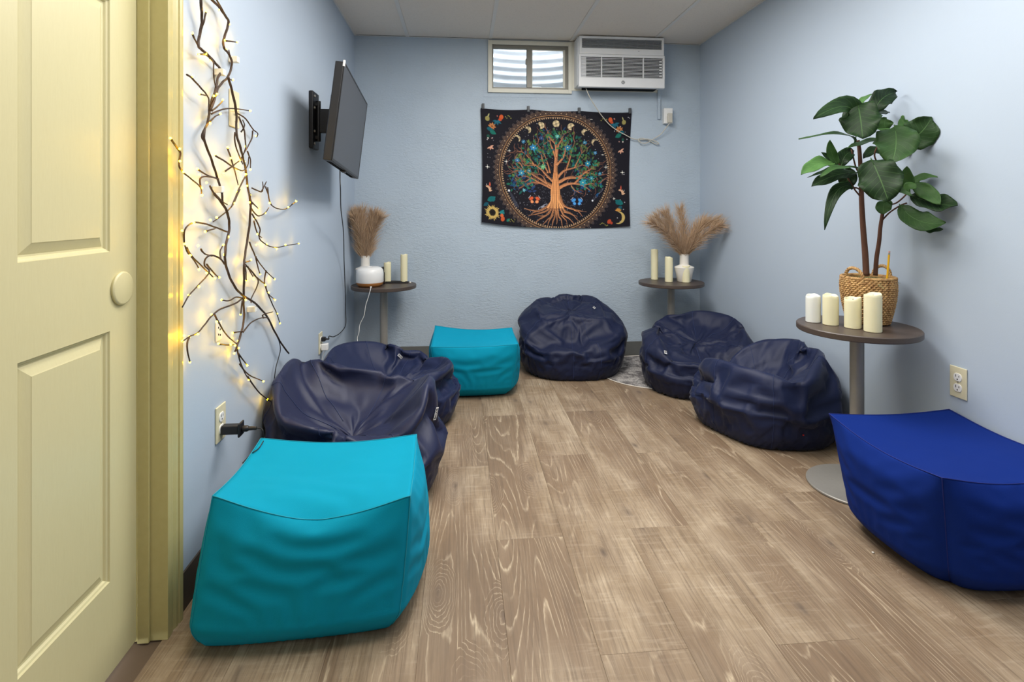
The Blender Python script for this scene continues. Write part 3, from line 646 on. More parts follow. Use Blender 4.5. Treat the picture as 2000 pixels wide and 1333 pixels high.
# black adapter with cable over the teal pouf
ad = thing('power_adapter', (XL+.008, pa.y, pa.z-.02), 'black plug-in adapter with a thin cable, in the outlet above the front teal pouf', 'adapter')
az = pa.z-.022; y_ = pa.y
K(MB().box((XL+.0085, y_-.014, az-.014), (XL+.062, y_+.014, az+.014), .003).build('adapter_body', M['black']), ad)
K(MB().box((XL+.0625, y_-.021, az-.022), (XL+.069, y_+.021, az+.022), .003).build('collar', M['black']), ad)
cy_ = MB().lathe([(0, 0), (.009, 0), (.010, .003), (.010, .016), (.0075, .020), (.0065, .020), (.0055, .044), (.003, .046), (0, .046)], n=16).build('cable_gland', M['black'], None, 'auto')
cy_.rotation_euler = (0, PI/2, 0); cy_.location = (XL+.0695, y_, az); K(cy_, ad)
c0 = Vector((XL+.1155, y_, az))
tp = []
for q in ((513, 866), (505, 878), (494, 886), (484, 894), (474, 905)):
    h_ = near_vertex('P1', *q); tp.append(h_[0]+h_[1]*.003 if h_[0] is not None else at_x(q[0], q[1], -.66))
K(MB().tube(smooth_path([c0, c0+Vector((.014, 0, -.002)), at_x(514, 843, c0.x+.022), at_x(517, 855, c0.x+.018)]+tp, 6), .0017, 6).build('cable', M['cord_black'], None, True), ad)

# tv cord and white charger at the far outlet
tvp = thing('trailing_power_cord', (XL+.01, pb.y, pb.z+.02), 'black television cord trailing down the left wall to its plug', 'cord')
K(MB().box((XL+.0085, pb.y-.013, pb.z+.008), (XL+.030, pb.y+.013, pb.z+.032), .004).build('plug', M['black']), tvp)
K(MB().tube([(XL+.030, pb.y, pb.z+.02), (XL+.048, pb.y, pb.z+.019)], [.006, .0035], 8).build('strain_relief', M['black']), tvp)
wch = thing('white_charger', (XL+.01, pb.y, pb.z-.02), 'white usb charger in the lower socket below the television', 'charger')
K(MB().box((XL+.0085, pb.y-.016, pb.z-.040), (XL+.044, pb.y+.016, pb.z-.004), .004).build('charger_body', M['white_plastic']), wch)
K(MB().tube(smooth_path([(XL+.030, pb.y, pb.z-.04), (XL+.014, pb.y-.003, pb.z-.08), (XL+.010, pb.y-.01, pb.z-.16), (XL+.010, pb.y-.02, .13), (XL+.010, pb.y-.03, .006)], 6), .0016, 6).build('cable', M['cord_white'], None, True), wch)

# ---------------------------------------------------------------- television on its arm
tvc = Vector((-.561, 2.93, 1.538)); yaw, tilt, roll, tw = .034, .113, -.05, .80; th_ = tw*9/16
nn = Vector((math.cos(yaw)*math.cos(tilt), math.sin(yaw)*math.cos(tilt), -math.sin(tilt)))
rt = Vector((-math.sin(yaw), math.cos(yaw), 0)); upv = nn.cross(rt)
if upv.z < 0: upv = -upv
r2 = rt*math.cos(roll)+upv*math.sin(roll); u2 = upv*math.cos(roll)-rt*math.sin(roll)
tvm = Matrix((r2, u2, nn)).transposed().to_4x4(); tvm.translation = tvc
tv = thing('wall_television', (XL, 2.95, 1.40), 'flat black television tilted downward on the left wall', 'television')
def TV(mb, name, mat, **k):
    o = mb.build(name, mat, None, **k); o.matrix_world = tvm; return keep(o, tv)
W2, H2 = tw/2, th_/2
m = MB(); m.box((-W2, -H2, -.040), (W2, H2, -.0012), .004); TV(m, 'housing', M['black'])
m = MB(); m.box((-W2*.72, -H2*.8, -.066), (W2*.72, H2*.45, -.0401), .008); TV(m, 'back_cover', M['black'])
m = MB()
for a, b in (((-W2, -H2, -.001), (W2, -H2+.012, .0022)), ((-W2, H2-.008, -.001), (W2, H2, .0022)), ((-W2, -H2+.012, -.001), (-W2+.008, H2-.008, .0022)), ((W2-.008, -H2+.012, -.001), (W2, H2-.008, .0022))): m.box(a, b, .0006)
TV(m, 'bezel', M['black'])
TV(MB().box((-W2+.008, -H2+.012, -.0011), (W2-.008, H2-.008, .0006)), 'screen', M['screen'])
TV(MB().box((-.020+.0, -H2-.010, -.026), (.030, -H2, -.006), .003), 'sensor_bar', M['black'])
for i in range(26): TV(MB().box((-W2*.86+i*.026, -H2-.0008, -.034), (-W2*.86+i*.026+.016, -H2+.0004, -.014)), 'speaker_slot', M['ac_dark'])
TV(MB().box((-W2-.001, H2-.020, -.006), (-W2+.010, H2+.008, .003), .001), 'corner_label', M['tag'])['label'] = 'small white sticker at the top near corner'
mt = thing('television_mount', (XL, 2.95, 1.44), 'black articulated steel wall mount behind the television', 'television mount')
k0 = at_x(609.5, 182, XL+.02); k1 = at_x(621, 290, XL+.02)
K(MB().box((XL+.0005, 2.90, 1.43), (XL+.022, 3.02, 1.725), .005).build('wall_plate', M['black_metal']), mt)
for z in (1.455, 1.52, 1.64, 1.70):
    b_ = MB().lathe([(0, 0), (.007, 0), (.007, .005), (0, .006)], n=6).build('bolt', M['steel']); b_.rotation_euler = (0, PI/2, 0); b_.location = (XL+.0225, 2.925, z); K(b_, mt)
K(MB().tube([(XL+.034, 2.96, 1.47), (XL+.034, 2.96, 1.68)], .012, 12).build('pivot_tube', M['black_metal'], None, 'auto'), mt)
K(MB().box((XL+.022, 2.945, 1.655), (XL+.034, 2.975, 1.672)).box((XL+.022, 2.945, 1.482), (XL+.034, 2.975, 1.499)).build('hinge_lug', M['black_metal']), mt)
K(MB().box((XL+.040, 2.950, 1.515), (XL+.125, 2.978, 1.640), .004).build('swing_arm', M['black_metal']), mt)
hd = tvc-nn*.073
K(MB().box((XL+.120, 2.90, 1.45), (XL+.134, 3.00, 1.66), .004).build('head_plate', M['black_metal']), mt)
for s in (-1, 1):
    o = MB().box((s*.10-.012, -.16, -.078), (s*.10+.012, .16, -.0665), .002).build('vertical_rail', M['black_metal']); o.matrix_world = tvm; K(o, mt)
o = MB().box((-.10, -.03, -.084), (.10, .03, -.078), .001).build('cross_plate', M['black_metal']); o.matrix_world = tvm; K(o, mt)
st = tvm @ Vector((-.02, -H2, -.03))
pts = [st, st+Vector((0, 0, -.05)), at_x(665, 370, XL+.16), at_x(666, 410, XL+.12), at_x(671, 455, XL+.07), at_x(672, 510, XL+.03), at_x(674, 560, XL+.015), at_x(675, 605, XL+.012), at_x(675, 635, XL+.015), at_x(665, 650, XL+.03), at_x(652, 658, XL+.04), at_x(643, 657, XL+.05), Vector((XL+.048, pb.y, pb.z+.019))]
K(MB().tube(smooth_path(pts, 6), .0028, 6).build('cord', M['cord_black'], None, True), tvp)
# ---------------------------------------------------------------- small round tables
def table(cx, cy, ht, r, br, pr, label, group='round pedestal tables'):
    zb = .0052 if cx > 1.4 and cy > 3 else 0; ht -= zb
    t_ = thing('pedestal_table', (cx, cy, zb), label, 'table', group)
    MB().lathe([(0, ht-.024), (r-.003, ht-.024), (r, ht-.021), (r, ht-.003), (r-.003, ht), (0, ht)], n=72, cap=False).build('tabletop', M['walnut'], t_, 'auto')
    MB().lathe([(0, ht-.032), (pr+.05, ht-.032), (pr+.055, ht-.0245), (0, ht-.0245)], n=32, cap=False).build('top_plate', M['steel'], t_, 'auto')
    MB().lathe([(pr, .010), (pr, ht-.03)], n=32, cap=True).build('pole', M['steel'], t_, 'auto')
    MB().lathe([(0, .0005), (br-.004, .0005), (br, .003), (br, .0085), (br-.003, .011), (pr+.02, .0135), (pr+.004, .016), (0, .016)], n=72, cap=False).build('base_disc', M['steel'], t_, 'auto')
    return t_
TN = (1.586, 2.086, .65); TL = (-.525, 3.858, .60); TR = (1.496, 3.83, .60)
table(*TN, .218, .182, .0255, 'pedestal table at the right, holding the potted fig and four candles')
table(*TL, .219, .18, .0255, 'pedestal table in the left back corner, holding diffuser and pampas vase')
table(*TR, .227, .18, .0255, 'pedestal table in the right back corner, holding three candles and pampas vase')
def on(px, py, tz): return at_z(px, py, tz+.0004)
def candle(px, base, top, wpx, tz, label, group, mat='wax', seed=0, cz=None):
    p = on(px, base, tz); p.y += wpx/FPX*dep(p)*.5*.9; p = Vector(p); s = dep(p)
    r = wpx/FPX*s/2*.97; h = (base-top)/FPX*(s-r)*1.0
    root = thing('pillar_candle', p, label, 'candle', group)
    rnd = random.Random(seed); n = 36; vs = []; fs = []; ph = [rnd.uniform(0, 6.28) for _ in range(3)]; am = (.0035+.002*rnd.random())*min(1, r/.036)**1.5
    prof = [(r-.002, 0), (r, .002), (r, .5*h), (r, h-.010), (r*.98, h-.002), (r*.93, h), (r*.84, h-.003), (r*.7, h-.012), (r*.4, h-.016)]
    for k, (rr, z) in enumerate(prof):
        for i in range(n):
            a = 2*PI*i/n; w = (am*math.sin(a+ph[0])+.002*math.sin(2*a+ph[1])+.0012*math.sin(5*a+ph[2])) if k >= 3 else 0
            vs.append((rr*math.cos(a), rr*math.sin(a), z+w))
    m_ = len(prof)
    for j in range(m_-1):
        for i in range(n): a = j*n+i; b = j*n+(i+1) % n; fs.append((a, b, b+n, a+n))
    fs.append(tuple(reversed(range(n)))); fs.append(tuple(range((m_-1)*n, m_*n)))
    MB().add(vs, fs).build('wax_body', M[mat], root, 'auto')
    MB().tube([(0, 0, h-.018), (.0006, 0, h-.009), (.002, .001, h-.004)], .0012, 6).build('wick', M['wick'], root)
    return root
g = 'pillar candles beside the potted fig'
candle(1596, 631.5, 579, 27.5, .65, 'whitest pillar candle, leftmost of four beside the basket', g, 'wax_white', 1)
candle(1631, 637, 578.5, 29, .65, 'ivory pillar candle second from left on the fig table', g, 'wax', 2)
candle(1675.3, 643.5, 584, 30.5, .65, 'ivory pillar candle third from left, the shortest on the fig table', g, 'wax', 3)
candle(1715.5, 651, 576.5, 32, .65, 'tallest yellowish pillar candle, directly in front of the woven basket', g, 'wax', 4)
g = 'pillar candles on the right corner table'
candle(1280.5, 547, 488, 14, .60, 'tall slim ivory candle, leftmost on the right corner table', g, 'wax', 5)
candle(1309, 551.5, 503, 15.5, .60, 'medium ivory candle in the middle of the right corner table', g, 'wax', 6)
candle(1342.5, 552.5, 520, 15.5, .60, 'short ivory candle in front of the right corner vase', g, 'wax', 7)
# tray with two candles on the left corner table
tc = on(775, 553, .60)
tray = MB().box((-.082, -.024, 0), (.082, .024, .004), .0015)
for a, b in (((-.082, -.024, .004), (.082, -.021, .008)), ((-.082, .021, .004), (.082, .024, .008)), ((-.082, -.021, .004), (-.079, .021, .008)), ((.079, -.021, .004), (.082, .021, .008))): tray.box(a, b)
tray = tray.build('black_tray', M['black'], None, loc=(tc.x, tc.y, .6004)); tag(tray, 'small black tray under two candles on the left corner table', 'tray')
g = 'pillar candles on the black tray'
candle(755.8, 551.2, 513.5, 14.5, .604, 'shorter ivory candle on the left corner table', g, 'wax', 8)
candle(788.5, 551, 497.5, 14, .604, 'taller ivory candle on the left corner table', g, 'wax', 9)
pb_ = on(801, 552.5, .60); pbl = MB().lathe([(0, 0), (.007, 0), (.008, .003), (.005, .007), (0, .008)], n=14).build('white_pebble', M['ceramic'], None, 'auto', loc=pb_); tag(pbl, 'tiny white pebble beside the black tray', 'pebble')

# vases and pampas
def vase(px, base, tz, sc, label):
    p = at_s(px, 540, 3.88 if px < 1000 else 3.95); p.z = tz+.0004; v_ = thing('ceramic_vase', p, label, 'vase', 'white bottle vases')
    k = sc; prof = [(0, 0), (.043, 0), (.046, .003), (.056, .060), (.064, .092), (.0645, .096), (.061, .100), (.034, .111), (.030, .115), (.0290, .185), (.0295, .187), (.0265, .187), (.0265, .12), (.02, .05), (0, .04)]
    MB().lathe([(a*k, b*k) for a, b in prof], n=56, cap=False).build('vase_body', M['ceramic'], v_, 'auto')
    MB().tube([((.0645*k)*math.cos(a), (.0645*k)*math.sin(a), .0945*k) for a in np.linspace(0, 2*PI, 57)], .0008*k, 5, cap=False).build('shoulder_ridge', M['ceramic'], v_, True)
    return v_, p, 0.187*k
tp_ = NT('pampas_plume'); v = tp_.coord(); nz = tp_.noise(v, 90, 3)
tp_.base(tp_.mix(nz, srgb(160, 128, 98), srgb(214, 186, 154)), .8, spec=.1); tp_.b.inputs['Sheen Weight'].default_value = .3
M['pampas'] = tp_.m; M['pampas_stem'] = simple('pampas_stem', srgb(120, 92, 60), .7)
def plume(root, path, w, n, seed, lean=0):
    rnd = random.Random(seed); P = smooth_path(path, 10); L = len(P); m = MB()
    for k in range(n):
        f = rnd.random()**.8; i = int((.16+.84*f)*(L-1)); p = P[i]; tdir = (P[min(i+1, L-1)]-P[max(i-1, 0)]).normalized()
        a = rnd.uniform(0, 2*PI); side = tdir.orthogonal().normalized(); side = (Matrix.Rotation(a, 3, tdir) @ side)
        ln = w*(.55+.75*rnd.random())*(1.25-.55*f)*2.0; spread = .35+.45*rnd.random()
        d = (tdir*(1-spread*.3)+side*spread).normalized(); q = p+d*ln*.5; r_ = q+(d*.8+tdir*.25).normalized()*ln*.5+Vector((0, 0, -.12*ln*rnd.random()))
        wd = .0006+.0005*rnd.random(); sd = d.cross(Vector((rnd.uniform(-1, 1), rnd.uniform(-1, 1), rnd.uniform(-1, 1)))).normalized()*wd
        m.add([p-sd, p+sd, q+sd, q-sd, r_], [(0, 1, 2, 3), (3, 2, 4)])
    o = keep(m.build('plume', M['pampas']), root)
    keep(MB().tube(P, [.0016-.001*i/(L-1) for i in range(L)], 5).build('stem', M['pampas_stem']), root); return o
def bunch(px, tz, vp, hh, tips, label, w, n):
    root = thing('pampas_grass', (vp.x, vp.y, tz+hh), label, 'dried grass', 'pampas grass bunches')
    s = dep(vp); base = Vector((vp.x, vp.y, tz+hh-.07)); mouth = Vector((vp.x, vp.y, tz+hh+.004))
    for k, (tx, ty, ds, mxp, myp) in enumerate(tips):
        mid = at_s(mxp, myp, s+ds*.5); tip = at_s(tx, ty, s+ds); tip.y = min(tip.y, YB-.02); tip.x = min(max(tip.x, XL+.015), XR-.015)
        mo = mouth+Vector(((mid.x-mouth.x)*.10, (mid.y-mouth.y)*.1, 0))
        plume(root, [base+(mo-mouth)*.2, mo, mid, tip], w, n, seed=k*7+int(px))
vR, pR, hR = vase(1336.3, 545.5, .60, 1.06, 'white bottle vase with spread pampas, on the right corner table')
bunch(1336, .60, pR, hR, [(1272, 434, -.12, 1304, 458), (1300, 417, .02, 1313, 446), (1283, 425, .02, 1308, 452), (1328, 410, .06, 1334, 450), (1398, 432, -.06, 1366, 447), (1408, 441, -.16, 1372, 462), (1376, 432, .04, 1358, 452)],
      'spread tan pampas plumes in the vase on the right corner table', .062, 900)
vL, pL, hL = vase(713.5, 547, .60, 1.03, 'white bottle vase behind the aroma diffuser, on the left corner table')
bunch(713, .60, pL, hL, [(686, 417, 0, 698, 450), (700, 414, -.05, 706, 448), (709, 413, .02, 711, 450), (728, 418, .02, 722, 452), (744, 425, -.02, 728, 456), (692, 424, -.10, 703, 458), (737, 420, .03, 724, 450)],
      'upright tan pampas plumes in the vase on the left corner table', .055, 900)

# diffuser, bottle, cord
pd_ = on(722.5, 558.5, .60); pd_ = at_s(722.5, 558, 3.715); pd_.z = .6004
df = thing('aroma_diffuser', pd_, 'white rounded aroma diffuser with an oak base band', 'diffuser')
MB().lathe([(0, 0), (.070, 0), (.083, .010), (.088, .022), (.089, .027), (0, .027)], n=48, cap=False).build('base_band', M['wood_band'], df, 'auto')
MB().lathe([(.0885, .0272), (.0900, .030), (.0900, .085), (.087, .108), (.076, .122), (.058, .129), (.018, .131), (.016, .128), (.0, .128)], n=48, cap=False).build('shell', M['white_plastic'], df, 'auto')
pbt = on(743.5, 556, .60); pbt = Vector((pd_.x+.062, pd_.y+.125, .6004)); pbt = at_y(747.5, 540, pd_.y+.085); pbt.z = .6004
bt = thing('dropper_bottle', pbt, 'small black capped oil bottle half hidden behind the diffuser', 'bottle')
MB().lathe([(0, 0), (.013, 0), (.014, .002), (.014, .075), (.011, .085), (.006, .089), (0, .089)], n=20, cap=False).build('bottle_glass', simple('dark_glass', srgb(30, 22, 18), .15), bt, 'auto')
MB().lathe([(0, .0895), (.0095, .0895), (.0095, .118), (.008, .120), (0, .120)], n=18, cap=False).build('bottle_cap', M['black'], bt, 'auto')
cw = thing('diffuser_cable', (pd_.x, pd_.y-.09, .60), 'white cable hanging from the diffuser behind the bean bag', 'cable')
fr = pd_+Vector((.022, -.090, .006))
pts = [fr, fr+Vector((-.004, -.016, .001)), at_s(724, 562, 3.585), at_s(723, 568, 3.56), at_s(719, 582, 3.555), at_s(714, 598, 3.55), at_s(711, 617, 3.55), at_s(703, 634, 3.55), at_s(701, 650, 3.54), at_s(698, 660, 3.54), at_s(698, 671, 3.53), at_s(690, 682, 3.52), at_s(682, 700, 3.50)]
keep(MB().tube(smooth_path(pts, 5), .0022, 6).build('cable', M['cord_white'], None, True), cw)
keep(MB().box((fr.x-.006, fr.y-.010, fr.z-.004), (fr.x+.006, fr.y-.0005, fr.z+.004), .001).build('barrel_plug', M['cord_white']), cw)

# ---------------------------------------------------------------- basket and fig
t = NT('woven_seagrass'); v = t.coord(); a = t.noise(v, 60, 3); b = t.noise(t.coord(scale=(1, 1, 4)), 160, 3, .7)
c = t.mix(t.ramp(a, [(.3, 0), (.7, 1)]), srgb(146, 104, 60), srgb(206, 168, 112)); c = t.mix(t.ramp(b, [(.5, 0), (.8, .5)]), c, srgb(110, 74, 40)); t.base(c, .7); t.bump(b, .4, .002); M['seagrass'] = t.m
pk = Vector((1.672, 2.135, .6504)); bh = .188
bs = thing('woven_basket', pk, 'round woven seagrass basket with two loop handles holding the fig', 'basket')
def brad(z): u = z/bh; return .076+.0255*math.sin(min(1, u*1.15)*PI/2)-.004*max(0, u-.8)*3
MB().lathe([(0, .002)]+[(brad(bh*k/12)-.006, max(.002, bh*k/12)) for k in range(13)]+[(brad(bh)-.012, bh-.002), (brad(bh*.8)-.012, bh*.8), (0, bh*.79)], n=40, cap=False).build('basket_wall', M['seagrass'], bs, 'auto')
m = MB(); rnd = random.Random(4); rows = 22
for k in range(rows):
    z = .004+(bh-.010)*(k+.5)/rows; R_ = brad(z); nst = 40
    for i in range(nst):
        a = 2*PI*(i+.5*(k % 2))/nst; da = 2*PI/nst*.95; r0 = .0050*rnd.uniform(.85, 1.15); tw_ = .0016*rnd.uniform(-.6, 1.6)
        pts = []
        for s_ in (-1, -.35, .35, 1):
            aa = a+s_*da*.62; o_ = .0022*math.cos(s_*PI*.5); pts.append(((R_-.004+o_)*math.cos(aa), (R_-.004+o_)*math.sin(aa), z+tw_*s_))
        m.tube(pts, [r0*.35, r0, r0, r0*.35], 5, cap=False)
wv = m.build('weave', M['seagrass'], bs, True); tag(wv, kind='stuff')
def braid(pts, r, mat, root, name):
    P = smooth_path(pts, 8); mm = MB()
    for ph in (0, 2*PI/3, 4*PI/3):
        Q = []
        for i, p in enumerate(P):
            tdir = (P[min(i+1, len(P)-1)]-P[max(i-1, 0)]).normalized(); s1 = tdir.orthogonal().normalized(); s2 = tdir.cross(s1); a = ph+i*.75
            Q.append(p+(s1*math.cos(a)+s2*math.sin(a))*r*.55)
        mm.tube(Q, r*.62, 6)
    return mm.build(name, mat, root, True)
braid([(brad(bh)*math.cos(a)-.004*math.cos(a), brad(bh)*math.sin(a)-.004*math.sin(a), bh-.001) for a in np.linspace(0, 2*PI, 30)], .0062, M['seagrass'], bs, 'rim_braid')
for a0 in (math.radians(200), math.radians(20)):
    R_ = brad(bh)-.002; pts = []
    for s_, zz in ((-.36, -.02), (-.36, .012), (-.22, .034), (0, .042), (.22, .034), (.36, .012), (.36, -.02)): pts.append((R_*math.cos(a0+s_), R_*math.sin(a0+s_), bh+zz))
    braid(pts, .0062, M['seagrass'], bs, 'handle')
# pencil
pp = at_s(1733, 541, dep(pk)-.07); pt_ = at_s(1737, 491, dep(pk)-.075)
pc_ = thing('pencil', (pp.x, pp.y, pp.z-.05), 'yellow pencil standing eraser up in the basket rim', 'pencil')
pc_dir = (pt_-pp).normalized(); lo = pp-pc_dir*.055
keep(MB().tube([lo, pt_-pc_dir*.014], .0038, 6).build('shaft', M['pencil']), pc_)
keep(MB().tube([pt_-pc_dir*.014, pt_-pc_dir*.006], .0036, 10).build('ferrule', M['ferrule']), pc_)
keep(MB().tube([pt_-pc_dir*.006, pt_], .0034, 10).build('eraser', M['eraser']), pc_)
# fig
t = NT('fig_leaf'); v = t.coord('UV'); sx = t.n('ShaderNodeSeparateXYZ', Vector=v)
u_, w_ = sx.outputs[0], sx.outputs[1]
av = t.math('ABSOLUTE', t.math('SUBTRACT', w_, .5))
vein = t.math('FRACT', t.math('MULTIPLY', t.math('SUBTRACT', u_, t.math('MULTIPLY', av, .55)), 8.0))
vein = t.ramp(vein, [(0, 1), (.09, 0), (.92, 0), (1, 1)]); mid_ = t.ramp(av, [(0, 1), (.022, 0)])
vv = t.math('MAXIMUM', t.math('MULTIPLY', vein, .35), mid_); oi = t.n('ShaderNodeObjectInfo')
nzz = t.noise(t.coord(), 28, 3)
dark = t.mix(nzz, srgb(10, 26, 14), srgb(24, 50, 20)); light = t.mix(nzz, srgb(56, 98, 46), srgb(96, 136, 74))
at_ = t.n('ShaderNodeAttribute', {'attribute_type': 'OBJECT', 'attribute_name': 'tone'})
c = t.mix(at_.outputs[2], dark, light); c = t.mix(t.math('MULTIPLY', vv, .55), c, srgb(92, 130, 74)); t.base(c, .5, spec=.22)
t.bump(t.math('MULTIPLY', vv, -1), .35, .002); M['leaf'] = t.m
t = NT('fig_bark'); v = t.coord(scale=(1, 1, .25)); a = t.noise(v, 60, 4, .7); t.base(t.mix(a, srgb(58, 34, 26), srgb(112, 72, 50)), .75); t.bump(a, .5, .003); M['bark'] = t.m
S0 = 2.28
fig = thing('fiddle_leaf_fig', (pk.x, pk.y, pk.z+bh*.8), 'artificial fiddle leaf fig with broad dark leaves rising from the basket', 'plant')
def F_(X, Y, ds=0): return at_s(1540+X/3.3333, 160+Y/3.3333, S0+ds)
def KF(o): return keep(o, fig)
KF(MB().tube(smooth_path([F_(506, 1262), F_(500, 1130), F_(488, 980), F_(478, 820), F_(474, 700), F_(470, 580), F_(462, 450), F_(452, 380)], 5), [.0128-.006*i/35 for i in range(36)], 10).build('trunk', M['bark'], None, True))
KF(MB().tube(smooth_path([F_(566, 1262), F_(573, 1150), F_(590, 1040), F_(598, 950), F_(612, 860), F_(630, 760), F_(648, 640), F_(650, 530), F_(690, 440)], 5), [.0090-.004*i/40 for i in range(41)], 10).build('trunk', M['bark'], None, True))
for pts in ([(462, 740), (430, 700), (400, 650), (350, 560), (320, 530)], [(462, 700), (440, 690), (420, 690)], [(612, 900), (660, 850), (730, 805), (770, 790)], [(648, 800), (700, 790), (760, 740), (790, 690)], [(470, 600), (440, 560), (410, 440)], [(600, 560), (560, 480), (590, 400)]):
    KF(MB().tube(smooth_path([F_(x, y) for x, y in pts], 5), .0032, 7).build('twig', M['bark'], None, True))
def leaf(base, mid, tip, width, face, tone, cup=.18, wav=1.0, ds=(0, 0, 0), fat=1.0, seed=0):
    # face = how squarely the blade looks along the view (1) rather than up (0)
    b0, m0, t0 = F_(*base, ds[0]), F_(*mid, ds[1]), F_(*tip, ds[2]); P = []
    for k in range(15): s_ = k/14; P.append(b0*(1-s_)**2+(m0*2-b0*.5-t0*.5)*2*s_*(1-s_)+t0*s_*s_)
    wd = width/3.3333/FPX*S0/2; view = (cam.location-m0).normalized(); rnd = random.Random(seed)
    nrm0 = (view*face+Vector((-.15, -.1, 1))*(1-abs(face))).normalized(); vs = []; uv = []; fs = []; nc = 9; ph = rnd.uniform(0, 6)
    for k, p in enumerate(P):
        s_ = k/14; tdir = (P[min(k+1, 14)]-P[max(k-1, 0)]).normalized(); side = tdir.cross(nrm0).normalized(); nn_ = side.cross(tdir).normalized()
        prof = (math.sin(PI*min(1, s_*1.02)**(.80*fat))**.62) if 0 < s_ < 1 else (.05 if s_ == 0 else .02)
        prof *= (.74+.40*s_) if fat > .9 else 1
        if width > 150: prof *= (1-.16*math.exp(-((s_-.36)/.13)**2))*(1+.10*math.exp(-((s_-.68)/.15)**2)); prof = min(prof, 1.12*(1-s_)**.42+.02)
        for i in range(nc):
            q = (i/(nc-1))*2-1; ww = wd*prof*q
            lift = cup*wd*prof*q*q+.16*wd*wav*math.sin(s_*13+ph+(q > 0)*2.0)*q*q
            vs.append(p+side*ww+nn_*lift); uv.append((s_, (q+1)/2))
    for k in range(14):
        for i in range(nc-1): a = k*nc+i; fs.append((a, a+1, a+nc+1, a+nc))
    vs = [Vector((min(q.x, XR-.004), q.y, q.z)) for q in vs]
    me = bpy.data.meshes.new('leaf'); me.from_pydata([tuple(q) for q in vs], [], fs); ul = me.uv_layers.new(name='UVMap')
    for lp in me.loops: ul.data[lp.index].uv = uv[lp.vertex_index]
    me.polygons.foreach_set('use_smooth', [True]*len(fs)); me.materials.append(M['leaf'])
    o = bpy.data.objects.new('leaf', me); COL.objects.link(o); o['tone'] = float(tone); sd = o.modifiers.new('thickness', 'SOLIDIFY'); sd.thickness = .0010; KF(o)
    stem = MB().tube([P[0]-(P[1]-P[0])*.5, P[0], P[2]], [.0022, .0018, .001], 5).build('leaf_stalk', M['leaf'], None, True); stem['tone'] = .5; KF(stem)
LV = [((440, 350), (395, 165), (162, 238), 120, .75, .12, (-.02, -.06, -.12)), ((435, 240), (370, 128), (215, 190), 60, .1, .75, (.02, .03, .02)),
 ((452, 140), (470, 250), (482, 372), 225, .95, .05, (-.05, -.1, -.13)), ((450, 160), (490, 110), (546, 80), 34, .5, .9, (0, .03, .06)),
 ((555, 200), (610, 110), (700, 68), 130, .85, .0, (0, .0, .03)), ((560, 215), (610, 200), (660, 195), 60, .5, .0, (.02, .05, .08)),
 ((435, 400), (340, 338), (66, 372), 48, .35, .3, (0, -.03, -.08)), ((640, 370), (500, 392), (378, 436), 52, .35, .35, (-.02, -.06, -.1)),
 ((640, 320), (625, 270), (640, 238), 90, .7, .6, (.03, .03, .03)), ((700, 312), (610, 308), (532, 312), 20, .3, .85, (0, 0, -.02)),
 ((735, 300), (785, 248), (850, 245), 66, .5, .65, (.0, .02, .02)), ((780, 385), (860, 330), (935, 228), 205, .92, .15, (-.06, -.10, -.12)),
 ((690, 288), (700, 400), (672, 528), 235, .95, .28, (-.10, -.15, -.18)), ((740, 470), (810, 455), (876, 468), 52, .5, .0, (0, 0, 0)),
 ((600, 440), (540, 455), (488, 500), 62, .55, .05, (.02, .02, .0)), ((318, 540), (280, 460), (270, 378), 52, .8, .45, (-.02, -.03, -.05)),
 ((312, 528), (260, 490), (213, 458), 30, .7, .05, (-.02, -.02, -.02)), ((345, 555), (370, 480), (430, 448), 84, .75, .05, (0, 0, .02)),
 ((295, 530), (200, 530), (82, 606), 92, .6, .85, (-.02, -.06, -.1)), ((300, 545), (210, 590), (122, 622), 22, .4, .05, (-.02, -.02, -.04)),
 ((468, 566), (320, 560), (205, 622), 58, .3, .35, (-.05, -.1, -.12)), ((440, 590), (300, 610), (150, 682), 92, .6, .05, (-.02, -.06, -.08)),
 ((400, 560), (385, 630), (365, 700), 100, .8, .05, (0, .01, .02)), ((425, 692), (310, 720), (236, 965), 66, .65, .05, (0, -.03, -.06)),
 ((540, 505), (600, 640), (650, 778), 235, .95, .05, (-.12, -.17, -.20)), ((582, 615), (700, 690), (805, 742), 46, .4, .4, (-.14, -.2, -.24)),
 ((770, 700), (700, 640), (660, 565), 44, .5, .1, (0, .0, .02)), ((785, 690), (770, 620), (772, 550), 62, .85, .9, (-.1, -.12, -.14)),
 ((800, 668), (870, 622), (972, 622), 50, .5, .7, (-.08, -.1, -.16)), ((800, 665), (900, 720), (988, 798), 84, .75, .5, (-.12, -.16, -.22)),
 ((765, 715), (795, 685), (832, 695), 60, .6, .85, (-.12, -.14, -.16)), ((790, 740), (960, 790), (1102, 806), 118, .55, .05, (-.1, -.18, -.26)),
 ((728, 806), (850, 905), (1026, 918), 120, .62, .3, (-.06, -.16, -.24)), ((870, 945), (940, 965), (1006, 958), 46, .5, .3, (-.16, -.18, -.22)),
 ((628, 775), (618, 820), (620, 862), 80, .9, .45, (-.02, -.03, -.04)), ((640, 770), (650, 800), (658, 830), 40, .8, .5, (-.02, -.02, -.02))]
for i, (b_, m_, t_, w_, fc, tn, ds) in enumerate(LV): leaf(b_, m_, t_, w_*1.2, fc, tn, ds=ds, seed=i, fat=1.0 if w_ > 70 else .85)
m = MB(); rnd = random.Random(9)
